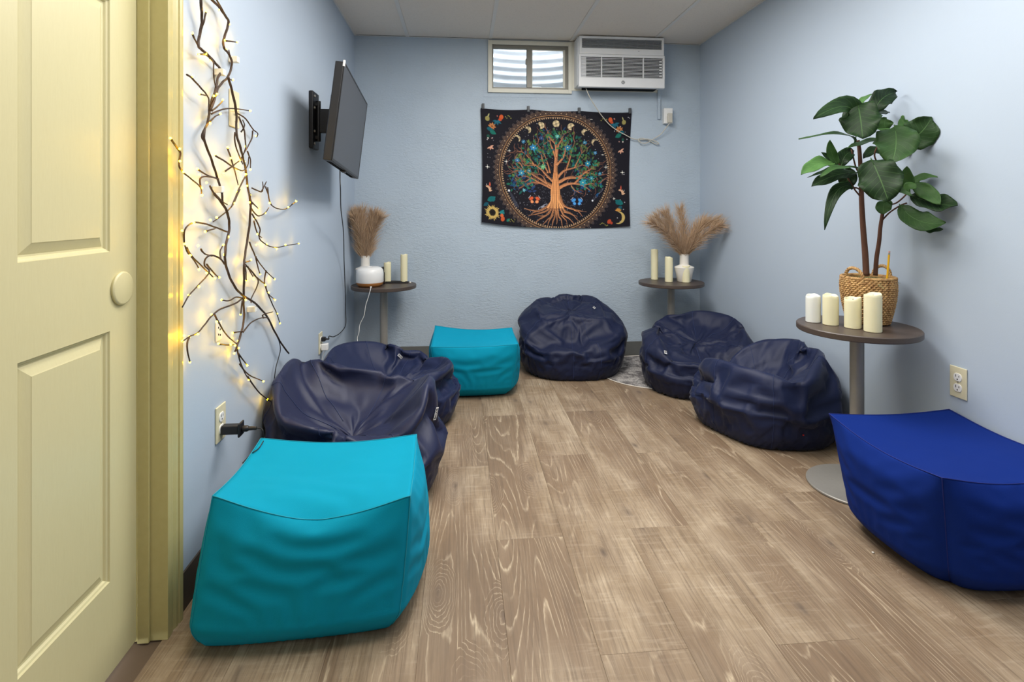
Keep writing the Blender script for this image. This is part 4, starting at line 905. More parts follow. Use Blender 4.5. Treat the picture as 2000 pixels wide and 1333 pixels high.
for k in range(420):
    a = rnd.uniform(0, 2*PI); r_ = .078*math.sqrt(rnd.random()); x, y = r_*math.cos(a), r_*math.sin(a); z = bh*.80+.012*rnd.random(); b2 = rnd.uniform(0, 2*PI); l_ = rnd.uniform(.015, .045)
    pts = [(x, y, z), (x+l_*.4*math.cos(b2), y+l_*.4*math.sin(b2), z+rnd.uniform(.008, .028)), (x+l_*math.cos(b2+.6), y+l_*math.sin(b2+.6), z+rnd.uniform(.0, .022))]
    m.tube([pk+Vector(q) for q in pts], .0006, 3, cap=False)
ms = m.build('moss', simple('dried_moss', srgb(128, 152, 112), .9, var=.3)); tag(ms, kind='stuff'); KF(ms)
KF(MB().lathe([(0, 0), (.080, 0), (.080, .004), (0, .004)], c=(pk.x, pk.y, pk.z+bh*.795), n=24).build('soil_disc', simple('moss_bed', srgb(70, 80, 56), .95)))

# ---------------------------------------------------------------- lit twig garland
em = NT('warm_bulb'); em.base((.5, .4, .1, 1), .3); em.b.inputs['Emission Color'].default_value = (1, .54, .0045, 1); em.b.inputs['Emission Strength'].default_value = 140; M['bulb'] = em.m
t = NT('brown_twig_wrap'); v = t.coord(); a = t.noise(v, 200, 3); t.base(t.mix(a, srgb(36, 26, 20), srgb(74, 54, 40)), .6); t.bump(a, .4, .001); M['twig'] = t.m
gar = thing('lit_twig_garland', at_x(455, 300, XL+.01), 'tall brown twig garland with warm fairy lights hanging on the left wall by the door', 'fairy lights')
c3 = lambda X, Y: (330+X/3.3333, Y/3.3333); c4 = lambda X, Y: (330+X/2.8963, 380+Y/2.8963)
B3 = [[(200,-40),(207,0),(213,80),(213,160),(197,240),(192,300),(215,325),(260,365),(300,410),(338,460),(318,510),(303,590),(280,650),(265,720),(252,800),(232,850),(232,920),(270,1020),(300,1110),(325,1190),(345,1260),(350,1333)],
 [(240,80),(228,140),(212,190),(200,240)],[(155,228),(175,270),(200,315)],[(190,355),(235,355),(265,378),(290,410),(290,480),(303,570)],
 [(262,-20),(330,50),(365,100),(388,140),(375,200),(356,260),(358,310),(395,360),(410,420),(385,500),(350,535),(318,580),(300,640),(272,720)],
 [(300,-20),(340,50),(375,110),(388,145)],[(370,265),(440,275)],[(385,500),(405,570),(430,680),(440,760),(440,870),(465,960),(480,1020),(500,1110),(510,1200),(525,1280),(540,1333)],
 [(430,860),(430,930),(455,1010),(480,1070)],[(385,512),(415,525)],[(395,365),(390,325)],[(115,485),(150,510),(205,570),(240,610),(260,650),(258,720),(268,745)],[(192,612),(240,622)],
 [(276,742),(350,712),(430,708),(525,722)],[(280,722),(320,690),(352,655)],[(268,792),(300,760),(337,742)],[(235,835),(212,890),(238,930)],[(440,735),(500,775),(545,840),(578,870),(570,895)],
 [(455,760),(490,850),(497,920),(500,960),(480,1020)],[(470,860),(492,820),(480,780)],[(545,850),(540,900),(505,970),(470,1030)],[(10,900),(50,960),(75,1000),(65,1070),(90,1120),(150,1170),(205,1220),(212,1262)],
 [(190,1105),(250,1142),(325,1165)],[(205,1220),(203,1165),(240,1150),(320,1165)],[(265,1210),(300,1270),(340,1310),(380,1333)],[(380,962),(400,1020),(430,1120),(450,1205)],
 [(303,1015),(370,1055),(420,1090),(480,1112),(512,1080),(520,1020)],[(368,1115),(430,1070),(480,1030)],[(510,985),(530,1040),(530,1095)],[(500,1145),(460,1220),(430,1290),(405,1350)],
 [(540,1225),(600,1250),(612,1225),(610,1183)],[(605,1245),(635,1183)],[(628,1215),(645,1265),(655,1320)],[(800,1333),(828,1312)]]
B4 = [[(255,-5),(290,35),(325,90),(340,150),(340,210),(325,270),(318,340),(320,390),(345,470),(385,540),(430,580),(480,610),(530,660),(560,700),(600,780),(640,850),(678,900)],
 [(455,-5),(462,70),(455,180),(440,280),(430,350),(425,400),(425,500),(422,600),(425,700),(410,780),(388,850),(375,890)],[(400,-30),(360,60),(310,110),(250,155)],
 [(330,212),(260,185),(200,165),(140,160),(95,190),(85,250),(100,320),(140,370),(168,418)],[(100,300),(125,345),(190,410),(250,468)],[(210,208),(262,193)],
 [(315,395),(285,360),(240,345),(210,360),(200,400),(228,440),(170,510),(115,570),(75,640)],[(180,308),(200,335),(245,350)],[(213,395),(250,440),(280,470)],[(292,368),(290,320),(305,290)],
 [(460,70),(500,120),(540,108),(565,75)],[(470,45),(505,80)],[(558,-40),(570,40),(600,75),(660,82),(718,40)],[(470,110),(500,160),(515,200),(512,250),(560,290),(610,300),(660,290),(735,278)],[(480,150),(500,220),(525,245)],
 [(455,270),(480,330),(500,370),(545,430),(597,480)],[(490,350),(500,400),(515,452)],[(430,385),(462,375)],[(430,395),(480,450),(505,490),(490,540),(465,590),(465,615)],[(430,400),(435,440),(438,490)],[(445,408),(475,465)],
 [(480,455),(520,490),(545,512),(560,560),(600,597)],[(550,430),(540,490),(548,530),(580,610),(610,675),(628,732)],[(428,590),(380,582),(340,602),(300,598)],[(412,592),(370,620),(290,650),(240,690),(200,740),(160,785),(115,805),(78,832)],
 [(115,805),(102,860),(118,948)],[(258,680),(290,740),(330,800),(388,850)],[(282,848),(330,852),(385,850)],[(415,600),(406,680)],[(420,780),(460,730),(510,702),(560,697)],[(535,700),(530,685),(550,675),(587,665)],[(365,782),(418,775)],
 [(385,860),(395,920),(420,990),(450,1048)],[(392,900),(443,968)],[(400,960),(450,1020),(535,1058)],[(445,1030),(500,1110),(557,1160),(612,1195)]]
rnd = random.Random(21)
def gpt(q, d): return at_x(q[0], q[1], XL+d)
k_ = 0
for B, cf, main in ((B3, c3, (0, 4, 7)), (B4, c4, (0, 1))):
    for bi, poly in enumerate(B):
        d0 = rnd.uniform(.018, .040); r0 = .0040 if bi in main else .0028; pts = []
        for j, q in enumerate(poly):
            pq = cf(*q); d = d0+.006*math.sin(j*1.3+bi)
            if pq[0] < 358: d = max(d, .034)
            pts.append(gpt(pq, d))
        P = smooth_path(pts, 4); L = len(P); m = MB()
        r1 = r0*(.85 if bi in main else .60)
        for ph in (0, 2.1, 4.2):                 # three wires wound together
            Q = []
            for i, p in enumerate(P):
                td = (P[min(i+1, L-1)]-P[max(i-1, 0)]).normalized(); s1 = td.cross(Vector((1, 0, .01))).normalized(); s2 = td.cross(s1); a = ph+i*.55; rr_ = (r0+(r1-r0)*i/(L-1))
                Q.append(p+(s1*math.cos(a)+s2*math.sin(a))*rr_*.5)
            m.tube(Q, [(r0+(r1-r0)*i/(L-1))*.62 for i in range(L)], 5)
        keep(m.build('branch', M['twig'], None, True), gar)
bulb_mesh = None
U3 = [(240,75),(323,65),(395,158),(445,275),(365,263),(378,318),(152,215),(195,357),(240,350),(265,395),(152,498),(418,520),(195,612),(312,612),(292,625),(350,650),(530,722),(335,740),(268,803),(565,885),(383,960),(498,955),(70,970),(10,900),(72,1050),(95,1120),(300,1010),(185,1100),(198,1140),(403,1030),(460,1045),(490,1055),(530,1105),(450,1115),(500,1135),(465,1150),(355,1130),(245,1190),(213,1225),(215,1272),(445,1250),(528,1270),(508,1210),(655,1322),(828,1312)]
U4 = [(185,5),(372,50),(340,50),(270,130),(235,145),(455,45),(508,80),(545,105),(570,50),(675,72),(718,38),(485,135),(75,205),(140,160),(205,210),(90,280),(165,290),(308,285),(337,240),(120,345),(312,340),(170,425),(500,225),(555,280),(495,285),(658,285),(610,308),(735,278),(425,385),(465,370),(213,445),(260,475),(285,470),(438,488),(515,452),(598,480),(545,512),(480,480),(170,522),(112,570),(565,555),(600,598),(298,597),(435,597),(405,680),(612,675),(628,730),(240,680),(270,720),(360,785),(390,830),(395,870),(375,855),(350,850),(280,845),(370,900),(85,800),(115,805),(163,790),(78,830),(118,950),(443,968),(452,1050),(535,1058),(557,1160),(612,1193)]
bme = bpy.data.meshes.new('bulb'); bm = bmesh.new(); bmesh.ops.create_icosphere(bm, subdivisions=1, radius=.0033); bm.to_mesh(bme); bm.free(); bme.materials.append(M['bulb'])
for U, cf in ((U3, c3), (U4, c4)):
    for q in U:
        pq = cf(*q); o = bpy.data.objects.new('bulb', bme); COL.objects.link(o); o.location = gpt(pq, (.040 if pq[0] < 358 else rnd.uniform(.016, .042)) + .003); keep(o, gar)
for q in (c3(298, 468), c3(288, 1232), c3(392, 385), c4(445, 648)):
    p = gpt(q, 0); keep(MB().box((XL+.0005, p.y-.010, p.z-.011), (XL+.030, p.y+.012, p.z+.009), .002).build('clear_clip', M['wax_white']), gar)
cd = [gpt(c4(*q), d) for q, d in (((617, 812), .03), ((630, 880), .022), ((605, 980), .015), ((595, 1060), .012), ((590, 1120), .012), ((598, 1180), .014), ((606, 1240), .012))]
keep(MB().tube(smooth_path(cd, 6), .0018, 6).build('lead_cable', M['cord_black'], None, True), gar)
# ---------------------------------------------------------------- tapestry: printed cloth, colours stored per point of the weave
TW, TH = 500, 400
img = np.zeros((TH, TW, 3)); BG = np.array([23, 22, 31.]); img[:] = BG
YY, XX = np.mgrid[0:TH, 0:TW].astype(float)
CU = lambda u, v: (u*TW, v*TH)
# the drawing is laid out in a 1456 x 1120 frame
SX, SY = TW/1456, TH/1120
def blend(mask, col, a=1.0): 
    mk = (mask*a)[..., None]; 
    img[:] = img*(1-mk)+np.array(col, float)*mk
def region(x0, x1, y0, y1): return slice(max(0, int(y0*SY)-1), min(TH, int(y1*SY)+2)), slice(max(0, int(x0*SX)-1), min(TW, int(x1*SX)+2))
def bl(sl, mask, col, a=1.0):
    mk = (np.clip(mask, 0, 1)*a)[..., None]; img[sl] = img[sl]*(1-mk)+np.array(col, float)*mk
PXY = (XX/SX, YY/SY)
def disc(x, y, r, col, a=1.0, soft=1.6):
    sl = region(x-r-4, x+r+4, y-r-4, y+r+4); d = np.hypot(PXY[0][sl]-x, PXY[1][sl]-y); bl(sl, (r-d)/soft/1.5+.5, col, a)
def ellip(x, y, a_, b_, ang, col, al=1.0):
    R = max(a_, b_)+4; sl = region(x-R, x+R, y-R, y+R); dx, dy = PXY[0][sl]-x, PXY[1][sl]-y; c, s = math.cos(ang), math.sin(ang); u, v = (dx*c+dy*s)/a_, (-dx*s+dy*c)/b_
    d = np.hypot(u, v); bl(sl, (1-d)*min(a_, b_)/2.4+.5, col, al)
def leafp(x, y, l, w, ang, col, al=1.0):
    R = l+4; sl = region(x-R, x+R, y-R, y+R); dx, dy = PXY[0][sl]-x, PXY[1][sl]-y; c, s = math.cos(ang), math.sin(ang); u, v = dx*c+dy*s, -dx*s+dy*c
    t_ = np.clip(u/l, 0, 1); prof = w*np.sin(PI*t_**.8)**.9; m_ = np.where((u > 0) & (u < l), (prof-np.abs(v))/1.6+.5, 0); bl(sl, m_, col, al)
    bl(sl, np.where((u > 0) & (u < l*.95), (1.6-np.abs(v))/2, 0), [min(255, q*1.5+25) for q in col], al*.6)
def stroke(pts, w0, w1, col, col2=None, k=8):
    P = [Vector((a, b, 0)) for a, b in pts]; Q = smooth_path(P, k); n = len(Q)
    for i in range(n-1):
        a, b = Q[i], Q[i+1]; w = w0+(w1-w0)*(i/(n-1)); R = w+3
        sl = region(min(a.x, b.x)-R, max(a.x, b.x)+R, min(a.y, b.y)-R, max(a.y, b.y)+R); px, py = PXY[0][sl], PXY[1][sl]
        dx, dy = b.x-a.x, b.y-a.y; L2 = dx*dx+dy*dy+1e-9; t_ = np.clip(((px-a.x)*dx+(py-a.y)*dy)/L2, 0, 1); ex, ey = px-(a.x+t_*dx), py-(a.y+t_*dy); d = np.hypot(ex, ey)
        m_ = (w/2-d)/2.4+.5
        f = i/(n-1); c0 = np.array(col, float)*(1-f)+np.array(col2 or col, float)*f
        sh = np.clip((ex-ey)/(w+1e-6)*-.55+1.0, .62, 1.3)[..., None]
        mk = np.clip(m_, 0, 1)[..., None]; img[sl] = img[sl]*(1-mk)+np.clip(c0*sh, 0, 255)*mk
rnd = random.Random(5)
CX, CY, RX, RY = 716, 590, 548, 548
d = np.hypot(PXY[0]-CX, PXY[1]-CY); ang = np.arctan2(PXY[1]-CY, PXY[0]-CX)
inside = d < 530
# lace border
lace = (d > 555) & (d < 590+16*np.abs(np.sin(ang*36))); blend(lace.astype(float), (84, 65, 56), .6)
fan = (np.sin(ang*144)*np.sin(d*.35) > .15) & lace; blend(fan.astype(float), (150, 120, 95), .4)
for i in range(72):
    a = 2*PI*i/72; disc(CX+606*math.cos(a+.04), CY+606*math.sin(a+.04), 12, (92, 82, 80), .75); disc(CX+606*math.cos(a+.04), CY+606*math.sin(a+.04), 6, (38, 34, 40), .8)
    disc(CX+572*math.cos(a), CY+572*math.sin(a), 5, (222, 190, 150), .8); disc(CX+628*math.cos(a), CY+628*math.sin(a), 3, (70, 60, 58), .8)
blend(np.clip((5-np.abs(d-549))/2, 0, 1), (150, 112, 78)); blend(np.clip((3-np.abs(d-541))/2, 0, 1), (30, 18, 18)); blend(np.clip((3-np.abs(d-533))/2, 0, 1), (168, 128, 92))
teeth = (d > 516) & (d < 531) & (np.sin(ang*150) > .1); blend(teeth.astype(float), (190, 158, 122), .9)
# stars
for i in range(330):
    a = rnd.uniform(0, 2*PI); r = 505*math.sqrt(rnd.random()); x, y = CX+r*math.cos(a), CY+r*math.sin(a)
    disc(x, y, rnd.choice([1.6, 2, 2.6, 3.6]), (205, 208, 220), rnd.uniform(.4, .95))
for i in range(520):
    x, y = rnd.gauss(CX, 210), rnd.gauss(905, 95)
    if math.hypot(x-CX, y-CY) < 500 and y > 700: disc(x, y, rnd.choice([1.3, 1.8, 2.6]), (180, 184, 200), rnd.uniform(.3, .8))
for i in range(46):
    x = rnd.choice([rnd.uniform(20, 110), rnd.uniform(1340, 1440)]) if rnd.random() < .6 else rnd.uniform(100, 1350); y = rnd.uniform(30, 1090)
    if math.hypot(x-CX, y-CY) > 645: disc(x, y, rnd.choice([2.5, 3.5, 5]), (215, 215, 222), .85)
def spark(x, y, s):
    stroke([(x-s, y), (x, y), (x+s, y)], 3, 3, (215, 212, 200)); stroke([(x, y-s), (x, y), (x, y+s)], 3, 3, (215, 212, 200)); disc(x, y, s*.35, (235, 232, 220))
for x, y, s in ((48, 570, 20), (232, 505, 18), (262, 400, 15), (1180, 415, 15), (1215, 535, 18), (1385, 590, 20), (1065, 1125, 16), (1060, 72, 12), (1300, 842, 12)): spark(x, y, s)
# comets and a small spiral
for i in range(16): disc(258+i*5.2, 785+i*8+.12*i*i, 10+i*.7, (110, 120, 140), .16)
disc(258, 785, 10, (225, 228, 235)); 
for i in range(60): disc(1085+rnd.gauss(0, 5)+i*1.8, 858-i*2.0+rnd.gauss(0, 6), 2.6, (150, 155, 172), .6)
disc(1082, 860, 8, (235, 238, 245))
stroke([(590+44*math.cos(a)*1.0-.4*22*math.sin(a), 925-24*math.cos(a)*.9+16*math.sin(a)) for a in np.linspace(0, 2*PI, 20)], 4, 4, (130, 135, 150)); ellip(590, 925, 20, 8, -.5, (150, 155, 170))
# foliage behind the branches
greens = [(28, 92, 80), (34, 108, 84), (60, 110, 62), (96, 118, 60), (24, 84, 96), (70, 96, 58), (38, 120, 100)]
blues = [(30, 64, 110), (24, 78, 120), (34, 58, 104)]
def canopy_pt():
    while True:
        a = rnd.uniform(PI*.96, 2*PI*1.02); r = rnd.uniform(.30, 1)**.6; x = CX+450*r*math.cos(a); y = 690+rnd.uniform(-10, 60)+ (520*r*math.sin(a) if math.sin(a) < 0 else 0)
        if 175 < y < 850 and math.hypot(x-CX, y-CY) < 470: return x, y
for i in range(430):
    x, y = canopy_pt(); low = y > 640; c = rnd.choice(blues if (low and rnd.random() < .55) or rnd.random() < .15 else greens)
    sh = rnd.uniform(.5, 1.0); leafp(x, y, rnd.uniform(26, 44), rnd.uniform(7, 12), rnd.uniform(0, 2*PI), [q*sh for q in c], .95)
for i in range(60):
    x, y = rnd.choice([(rnd.uniform(280, 560), rnd.uniform(640, 790)), (rnd.uniform(880, 1180), rnd.uniform(640, 800))]); leafp(x, y, rnd.uniform(28, 46), rnd.uniform(8, 12), rnd.uniform(0, 2*PI), rnd.choice(blues+greens[:2]), .85)
# tree
T0, T1 = (176, 118, 78), (134, 90, 70)
BR = [([(700, 760), (640, 730), (560, 700), (470, 705), (360, 755)], 38, 7), ([(690, 730), (610, 690), (520, 640), (430, 590), (350, 560)], 34, 5), ([(470, 620), (400, 570), (370, 520), (330, 480)], 18, 4), ([(700, 690), (640, 640), (560, 560), (480, 520), (400, 500)], 30, 5),
 ([(500, 525), (450, 460), (390, 410), (320, 400)], 15, 4), ([(640, 600), (600, 520), (570, 420), (540, 330)], 18, 4), ([(660, 600), (640, 520), (610, 440), (590, 380)], 15, 4), ([(715, 700), (715, 560), (720, 430), (715, 330), (650, 250), (640, 200)], 52, 6),
 ([(715, 460), (690, 380), (660, 300), (670, 200)], 22, 5), ([(725, 440), (740, 340), (770, 280), (790, 230)], 20, 4), ([(730, 520), (790, 450), (810, 370), (800, 330)], 24, 4), ([(740, 640), (800, 580), (900, 550), (980, 520)], 28, 5), ([(820, 570), (850, 480), (870, 400), (900, 300)], 16, 4),
 ([(900, 550), (940, 470), (970, 410)], 13, 3), ([(750, 690), (830, 650), (940, 640), (1010, 590), (1060, 560), (1130, 500)], 34, 5), ([(1010, 595), (1080, 600), (1150, 620)], 13, 3), ([(740, 750), (820, 710), (900, 700), (990, 720), (1070, 770)], 38, 6), ([(900, 700), (960, 650), (1010, 640)], 20, 4),
 ([(980, 715), (1060, 700), (1160, 690)], 14, 3), ([(870, 720), (900, 760), (960, 790)], 14, 4), ([(760, 690), (800, 650), (880, 630)], 16, 4), ([(640, 730), (600, 650), (560, 620)], 14, 4), ([(560, 700), (480, 660), (410, 640), (360, 660)], 16, 4), ([(480, 650), (420, 690), (350, 690)], 14, 3), ([(430, 600), (340, 590), (300, 600)], 12, 3), ([(520, 530), (440, 540), (400, 500)], 12, 3)]
def twigs(p_, w, depth, rr):
    for k in range(2 if depth else 1):
        i = rr.randrange(1, len(p_)); a = p_[i]; b = p_[i-1]; an = math.atan2(a[1]-b[1], a[0]-b[0])+rr.choice((-1, 1))*rr.uniform(.35, .8); l_ = rr.uniform(45, 90)
        q = [a, (a[0]+l_*.5*math.cos(an), a[1]+l_*.5*math.sin(an)), (a[0]+l_*math.cos(an+.25), a[1]+l_*math.sin(an+.25)-8)]
        stroke(q, w, 2.2, T1, (128, 84, 66))
        if depth: twigs(q, w*.7, depth-1, rr)
rt2_ = random.Random(3)
for p_, a_, b_ in BR: twigs(p_, 7, 1, rt2_); twigs(p_, 5, 1, rt2_)
for p_, a_, b_ in BR: stroke(p_, a_*.86, b_, T0, T1)
RT = [([(690, 820), (660, 900), (560, 960), (480, 960), (410, 945)], 30, 5), ([(700, 850), (640, 950), (540, 990), (450, 1010)], 24, 4), ([(705, 870), (650, 980), (560, 1040), (510, 1080)], 24, 4), ([(715, 870), (680, 1000), (640, 1040), (590, 1090)], 22, 4), ([(720, 880), (712, 1000), (690, 1060), (680, 1110)], 22, 4),
 ([(730, 870), (745, 1000), (770, 1040), (780, 1110)], 22, 4), ([(740, 870), (790, 990), (850, 1030), (900, 1080)], 24, 4), ([(745, 850), (800, 950), (880, 990), (940, 1050)], 24, 4), ([(755, 820), (800, 910), (900, 945), (1020, 965)], 28, 4), ([(900, 948), (950, 970), (980, 1010)], 14, 3), ([(560, 965), (500, 980), (470, 1010)], 12, 3), ([(800, 970), (860, 985), (930, 1010)], 12, 3), ([(640, 990), (600, 1010), (540, 1010)], 12, 3), ([(725, 960), (730, 1050), (725, 1085)], 12, 3), ([(690, 1000), (650, 1060), (640, 1100)], 12, 3), ([(770, 1000), (820, 1050), (830, 1090)], 12, 3)]
for p_, a_, b_ in RT: stroke(p_, a_, b_, T0, (158, 110, 82))
for x0, x1, x2 in ((650, 676, 640), (668, 690, 676), (690, 702, 704), (710, 716, 712), (730, 732, 736), (748, 742, 768), (764, 752, 790)): stroke([(x2, 930), (x1, 860), (x1, 780), (x1+(715-x1)*.3, 700), (715+(x1-715)*.4, 600)], 17, 12, (206, 146, 94), (186, 124, 78))
for dx in (-30, -12, 8, 26): stroke([(716+dx*1.4, 940), (716+dx, 850), (716+dx*.8, 720), (716+dx*.4, 600)], 3, 2, (120, 74, 50), (120, 74, 50))
# front leaves, blossoms, moons, butterflies
for i in range(190):
    x, y = canopy_pt(); leafp(x, y, rnd.uniform(24, 38), rnd.uniform(7, 11), rnd.uniform(0, 2*PI), rnd.choice(greens), .95)
for x, y, r, c in ((497, 368, 38, (52, 128, 176)), (832, 356, 34, (44, 116, 150)), (380, 612, 36, (52, 128, 160)), (1032, 508, 34, (40, 128, 156)), (985, 690, 42, (48, 140, 158)), (730, 248, 22, (90, 170, 160)), (590, 548, 30, (100, 170, 120)), (340, 490, 24, (50, 110, 160)), (400, 310, 22, (56, 120, 160)), (1000, 305, 22, (56, 120, 150)), (1105, 400, 20, (60, 120, 170)), (1070, 645, 26, (40, 130, 150)), (1155, 600, 20, (50, 120, 150)), (405, 775, 20, (80, 160, 180)), (455, 590, 24, (50, 110, 130)), (575, 270, 26, (36, 60, 110))):
    for k in range(6): leafp(x, y, r, r*.30, 2*PI*k/6+.3, c, .95)
    disc(x, y, r*.16, (230, 224, 170))
def moon(x, y, r, cut, side, tilt=0.0):
    sl = region(x-r-6, x+r+6, y-r-6, y+r+6); px, py = PXY[0][sl], PXY[1][sl]; d_ = np.hypot(px-x, py-y); m_ = np.clip((r-d_)/3+.5, 0, 1)
    if cut: ox, oy = x+side*cut*math.cos(tilt), y+cut*math.sin(tilt); m_ = m_*np.clip((np.hypot(px-ox, py-oy)-r*.98)/3+.5, 0, 1)
    tex = .82+.22*np.sin(px*.13+py*.07)*np.cos(py*.11-px*.05); col = np.stack([226*tex, 204*tex, 160*tex], -1); mk = m_[..., None]; img[sl] = img[sl]*(1-mk)+np.clip(col, 0, 255)*mk
moon(718, 122, 34, 0, 0); moon(572, 146, 34, 46, -1, .5); moon(862, 152, 34, 46, 1, .5); moon(445, 196, 32, 30, -1, .6); moon(998, 206, 32, 30, 1, .6); moon(340, 280, 34, 20, -1, .7); moon(1100, 298, 34, 20, 1, .7)
def bfly(x, y, c, c2, edge):
    for s in (-1, 1):
        ellip(x+s*34, y-12, 28, 19, s*.55, edge); ellip(x+s*31, y-9, 22, 15, s*.5, c); ellip(x+s*25, y+22, 20, 17, s*-.4, edge); ellip(x+s*24, y+21, 16, 14, s*-.4, c2)
        for k in range(4): disc(x+s*(40+k*6), y-34+k*7, 3.2, (235, 230, 235))
    ellip(x, y+4, 4, 22, 0, (40, 24, 30))
bfly(508, 860, (214, 92, 54), (232, 148, 98), (60, 30, 34)); bfly(926, 868, (70, 150, 214), (84, 160, 222), (30, 50, 110))
# corners
def flower(x, y, r, n, c, cc): 
    for k in range(n): leafp(x, y, r, r*.26, 2*PI*k/n+.2, c)
    disc(x, y, r*.2, cc)
def corner(fx, top=True):
    X = (lambda a: a) if not fx else (lambda a: 1440-a); sg = -1 if fx else 1
    if top:
        flower(X(100), 168, 40, 8, (176, 112, 66), (120, 70, 40)); ellip(X(58), 95, 20, 24, 0, (150, 142, 84)); leafp(X(62), 78, 40, 6, -PI/2+.4*sg, (170, 165, 110)); 
        for a in range(5): leafp(X(150), 110, 48, 10, -.2+a*.8, (26, 96, 116), .9)
        ellip(X(192), 72, 20, 26, .3*sg, (204, 90, 46)); ellip(X(180), 96, 16, 12, 0, (188, 74, 40)); disc(X(154), 62, 7, (170, 100, 90))
        for a in range(5): disc(X(232)+a*13*sg, 66+14*math.sin(a*2), 6, (130, 128, 66))
        leafp(X(50), 190, 60, 20, .2 if not fx else PI-.2, (20, 86, 100)); leafp(X(80), 212, 66, 22, .5 if not fx else PI-.5, (24, 104, 92)); leafp(X(60), 250, 40, 14, PI/2, (26, 74, 62))
        for a in range(5): leafp(X(78), 372, 36, 8, PI*.2+a*PI*.15+(-PI*.5 if a % 2 else 0), (206, 150, 126))
        disc(X(58), 288, 7, (215, 200, 190)); disc(X(96), 286, 6, (180, 140, 130))
    else:
        for a in range(6): leafp(X(62), 770+a*7, 36, 8, -PI*.9+a*PI*.16, (206, 160, 128))
        leafp(X(70), 760, 44, 8, -PI/2, (190, 80, 60)); leafp(X(50), 900, 90, 24, -.5 if not fx else PI+.5, (20, 104, 104)); leafp(X(60), 920, 60, 18, PI*.8, (18, 76, 92)); ellip(X(100), 880, 26, 24, 0, (18, 98, 104))
corner(False); corner(True); corner(False, False); corner(True, False)
for k in range(26): a = 2*PI*k/26; leafp(100+30*math.cos(a), 1010+30*math.sin(a), 34+10*(k % 3), 6, a+.15, (196, 164, 92)); 
disc(100, 1010, 30, (34, 30, 24)); disc(100, 1010, 14, (22, 20, 18))
for a in range(4): leafp(170, 1000, 50, 9, -.5+a*.35, (30, 120, 124))
ellip(200, 1060, 18, 26, .2, (196, 88, 48)); ellip(192, 1030, 16, 18, 0, (210, 100, 56)); leafp(240, 1080, 40, 12, -.8, (28, 110, 96))
for a in range(6): disc(262+a*11, 1068+12*math.sin(a*2.1), 5, (140, 134, 66))
sl = region(1270, 1440, 940, 1110); px, py = PXY[0][sl], PXY[1][sl]; mk = np.clip((62-np.hypot(px-1345, py-1030))/3, 0, 1)*np.clip((np.hypot(px-1322, py-1026)-54)/3, 0, 1); mk = mk[..., None]; img[sl] = img[sl]*(1-mk)+np.array([196, 172, 104.])*mk
for a in range(7): leafp(1340, 968, 36, 5, -PI*.85+a*PI*.12, (190, 130, 60))
ellip(1250, 1060, 18, 24, .5, (184, 74, 44)); ellip(1272, 1076, 12, 14, 0, (170, 64, 44))
for a in range(7): disc(1160+a*12, 1085-14*math.sin(a*.9), 5, (140, 134, 70))
disc(1330, 1030, 4, (220, 220, 225))
img = np.clip(img, 0, 255)
# cloth
c_tl, c_tr, c_br, c_bl = at_y(938.5, 212, YB), at_y(1233, 220, YB), at_y(1229, 441, YB), at_y(940.5, 434, YB)
tp0 = (c_tl+c_tr)/2; tap = thing('wall_tapestry', (tp0.x, YB, tp0.z), 'black printed tapestry of a spreading golden tree under moon phases, on the back wall', 'tapestry')
GU, GV = 464, 372; U, V_ = np.meshgrid(np.linspace(0, 1, GU), np.linspace(0, 1, GV))
def bil(i): return (c_tl[i]*(1-U)+c_tr[i]*U)*(1-V_)+(c_bl[i]*(1-U)+c_br[i]*U)*V_
X = bil(0); Z = bil(2)
Z -= (1-V_)**1.5*.008*np.abs(np.sin(PI*np.clip(U*3, 0, 3)))*1.0 + V_**2*.034*np.sin(PI*U) + .004*np.sin(U*9)*V_
X += .010*np.sin(PI*V_)*(1-U)**4*1.0 - .012*np.sin(PI*V_)*U**4
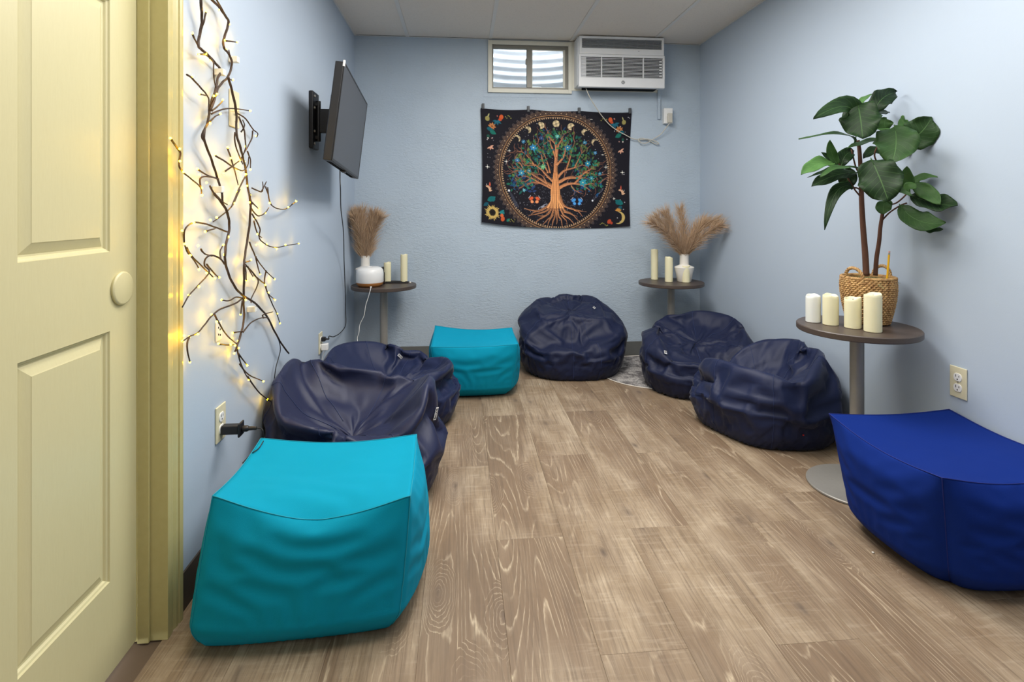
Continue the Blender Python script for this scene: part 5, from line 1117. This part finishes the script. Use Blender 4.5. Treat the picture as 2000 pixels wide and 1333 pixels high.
D = .010+.004*np.sin(U*11+V_*2)*V_+.003*np.sin(U*23+1)*(1-V_)**2+.012*V_**2*(.5+.5*np.sin(U*6+.5))+.010*np.exp(-(U/.05)**2)*np.sin(PI*V_)
Yc = YB-.002-D
vc = np.stack([X, Yc, Z], -1).reshape(-1, 3); idx = np.arange(GU*GV).reshape(GV, GU)
q = np.stack([idx[:-1, :-1], idx[1:, :-1], idx[1:, 1:], idx[:-1, 1:]], -1).reshape(-1, 4)
me = bpy.data.meshes.new('cloth'); me.from_pydata(vc.tolist(), [], q.tolist())
iy = np.clip((V_*TH).astype(int), 0, TH-1); ix = np.clip((U*TW).astype(int), 0, TW-1); cc = img[iy, ix].reshape(-1, 3)/255
lin = np.where(cc <= .04045, cc/12.92, ((cc+.055)/1.055)**2.4); ca = me.color_attributes.new('print', 'FLOAT_COLOR', 'POINT')
ca.data.foreach_set('color', np.c_[lin, np.ones(len(lin))].astype(np.float32).ravel()); me.polygons.foreach_set('use_smooth', [True]*len(q))
t = NT('printed_polyester'); a = t.n('ShaderNodeVertexColor', {'layer_name': 'print'}); t.base(a.outputs[0], .75, spec=.2); t.bump(t.noise(t.coord(), 900, 1), .1, .0005); me.materials.append(t.m)
co_ = bpy.data.objects.new('cloth', me); COL.objects.link(co_); keep(co_, tap)
for px, y0, y1 in ((943.5, 203, 214), (1031.5, 208, 220), (1130.5, 211, 222), (1229.5, 212, 223)):
    p = at_y(px, y0, YB); p2 = at_y(px, y1, YB); m = MB().box((p.x-.0095, YB-.022, p2.z), (p.x+.0095, YB-.0005, p.z), .002).box((p.x-.006, YB-.026, p2.z+.004), (p.x+.006, YB-.0215, p2.z+.03), .001)
    keep(m.build('hanging_clip', M['ac_grey'] if 0 else simple('clip_grey', srgb(70, 74, 78), .5)), tap)
# little bits of fluff on the floor
for px, py, lb in ((1054, 751, 'white crumb on the floor before the rear teal pouf'), (1705, 1080, 'white crumb on the floor beside the royal blue pouf')):
    p = at_z(px, py, .002); c_ = MB().lathe([(0, -.0018), (.003, -.0012), (.0042, .0008), (.002, .0026), (0, .003)], n=8).build('paper_crumb', M['ceramic'], None, True, loc=p); tag(c_, lb, 'crumb')
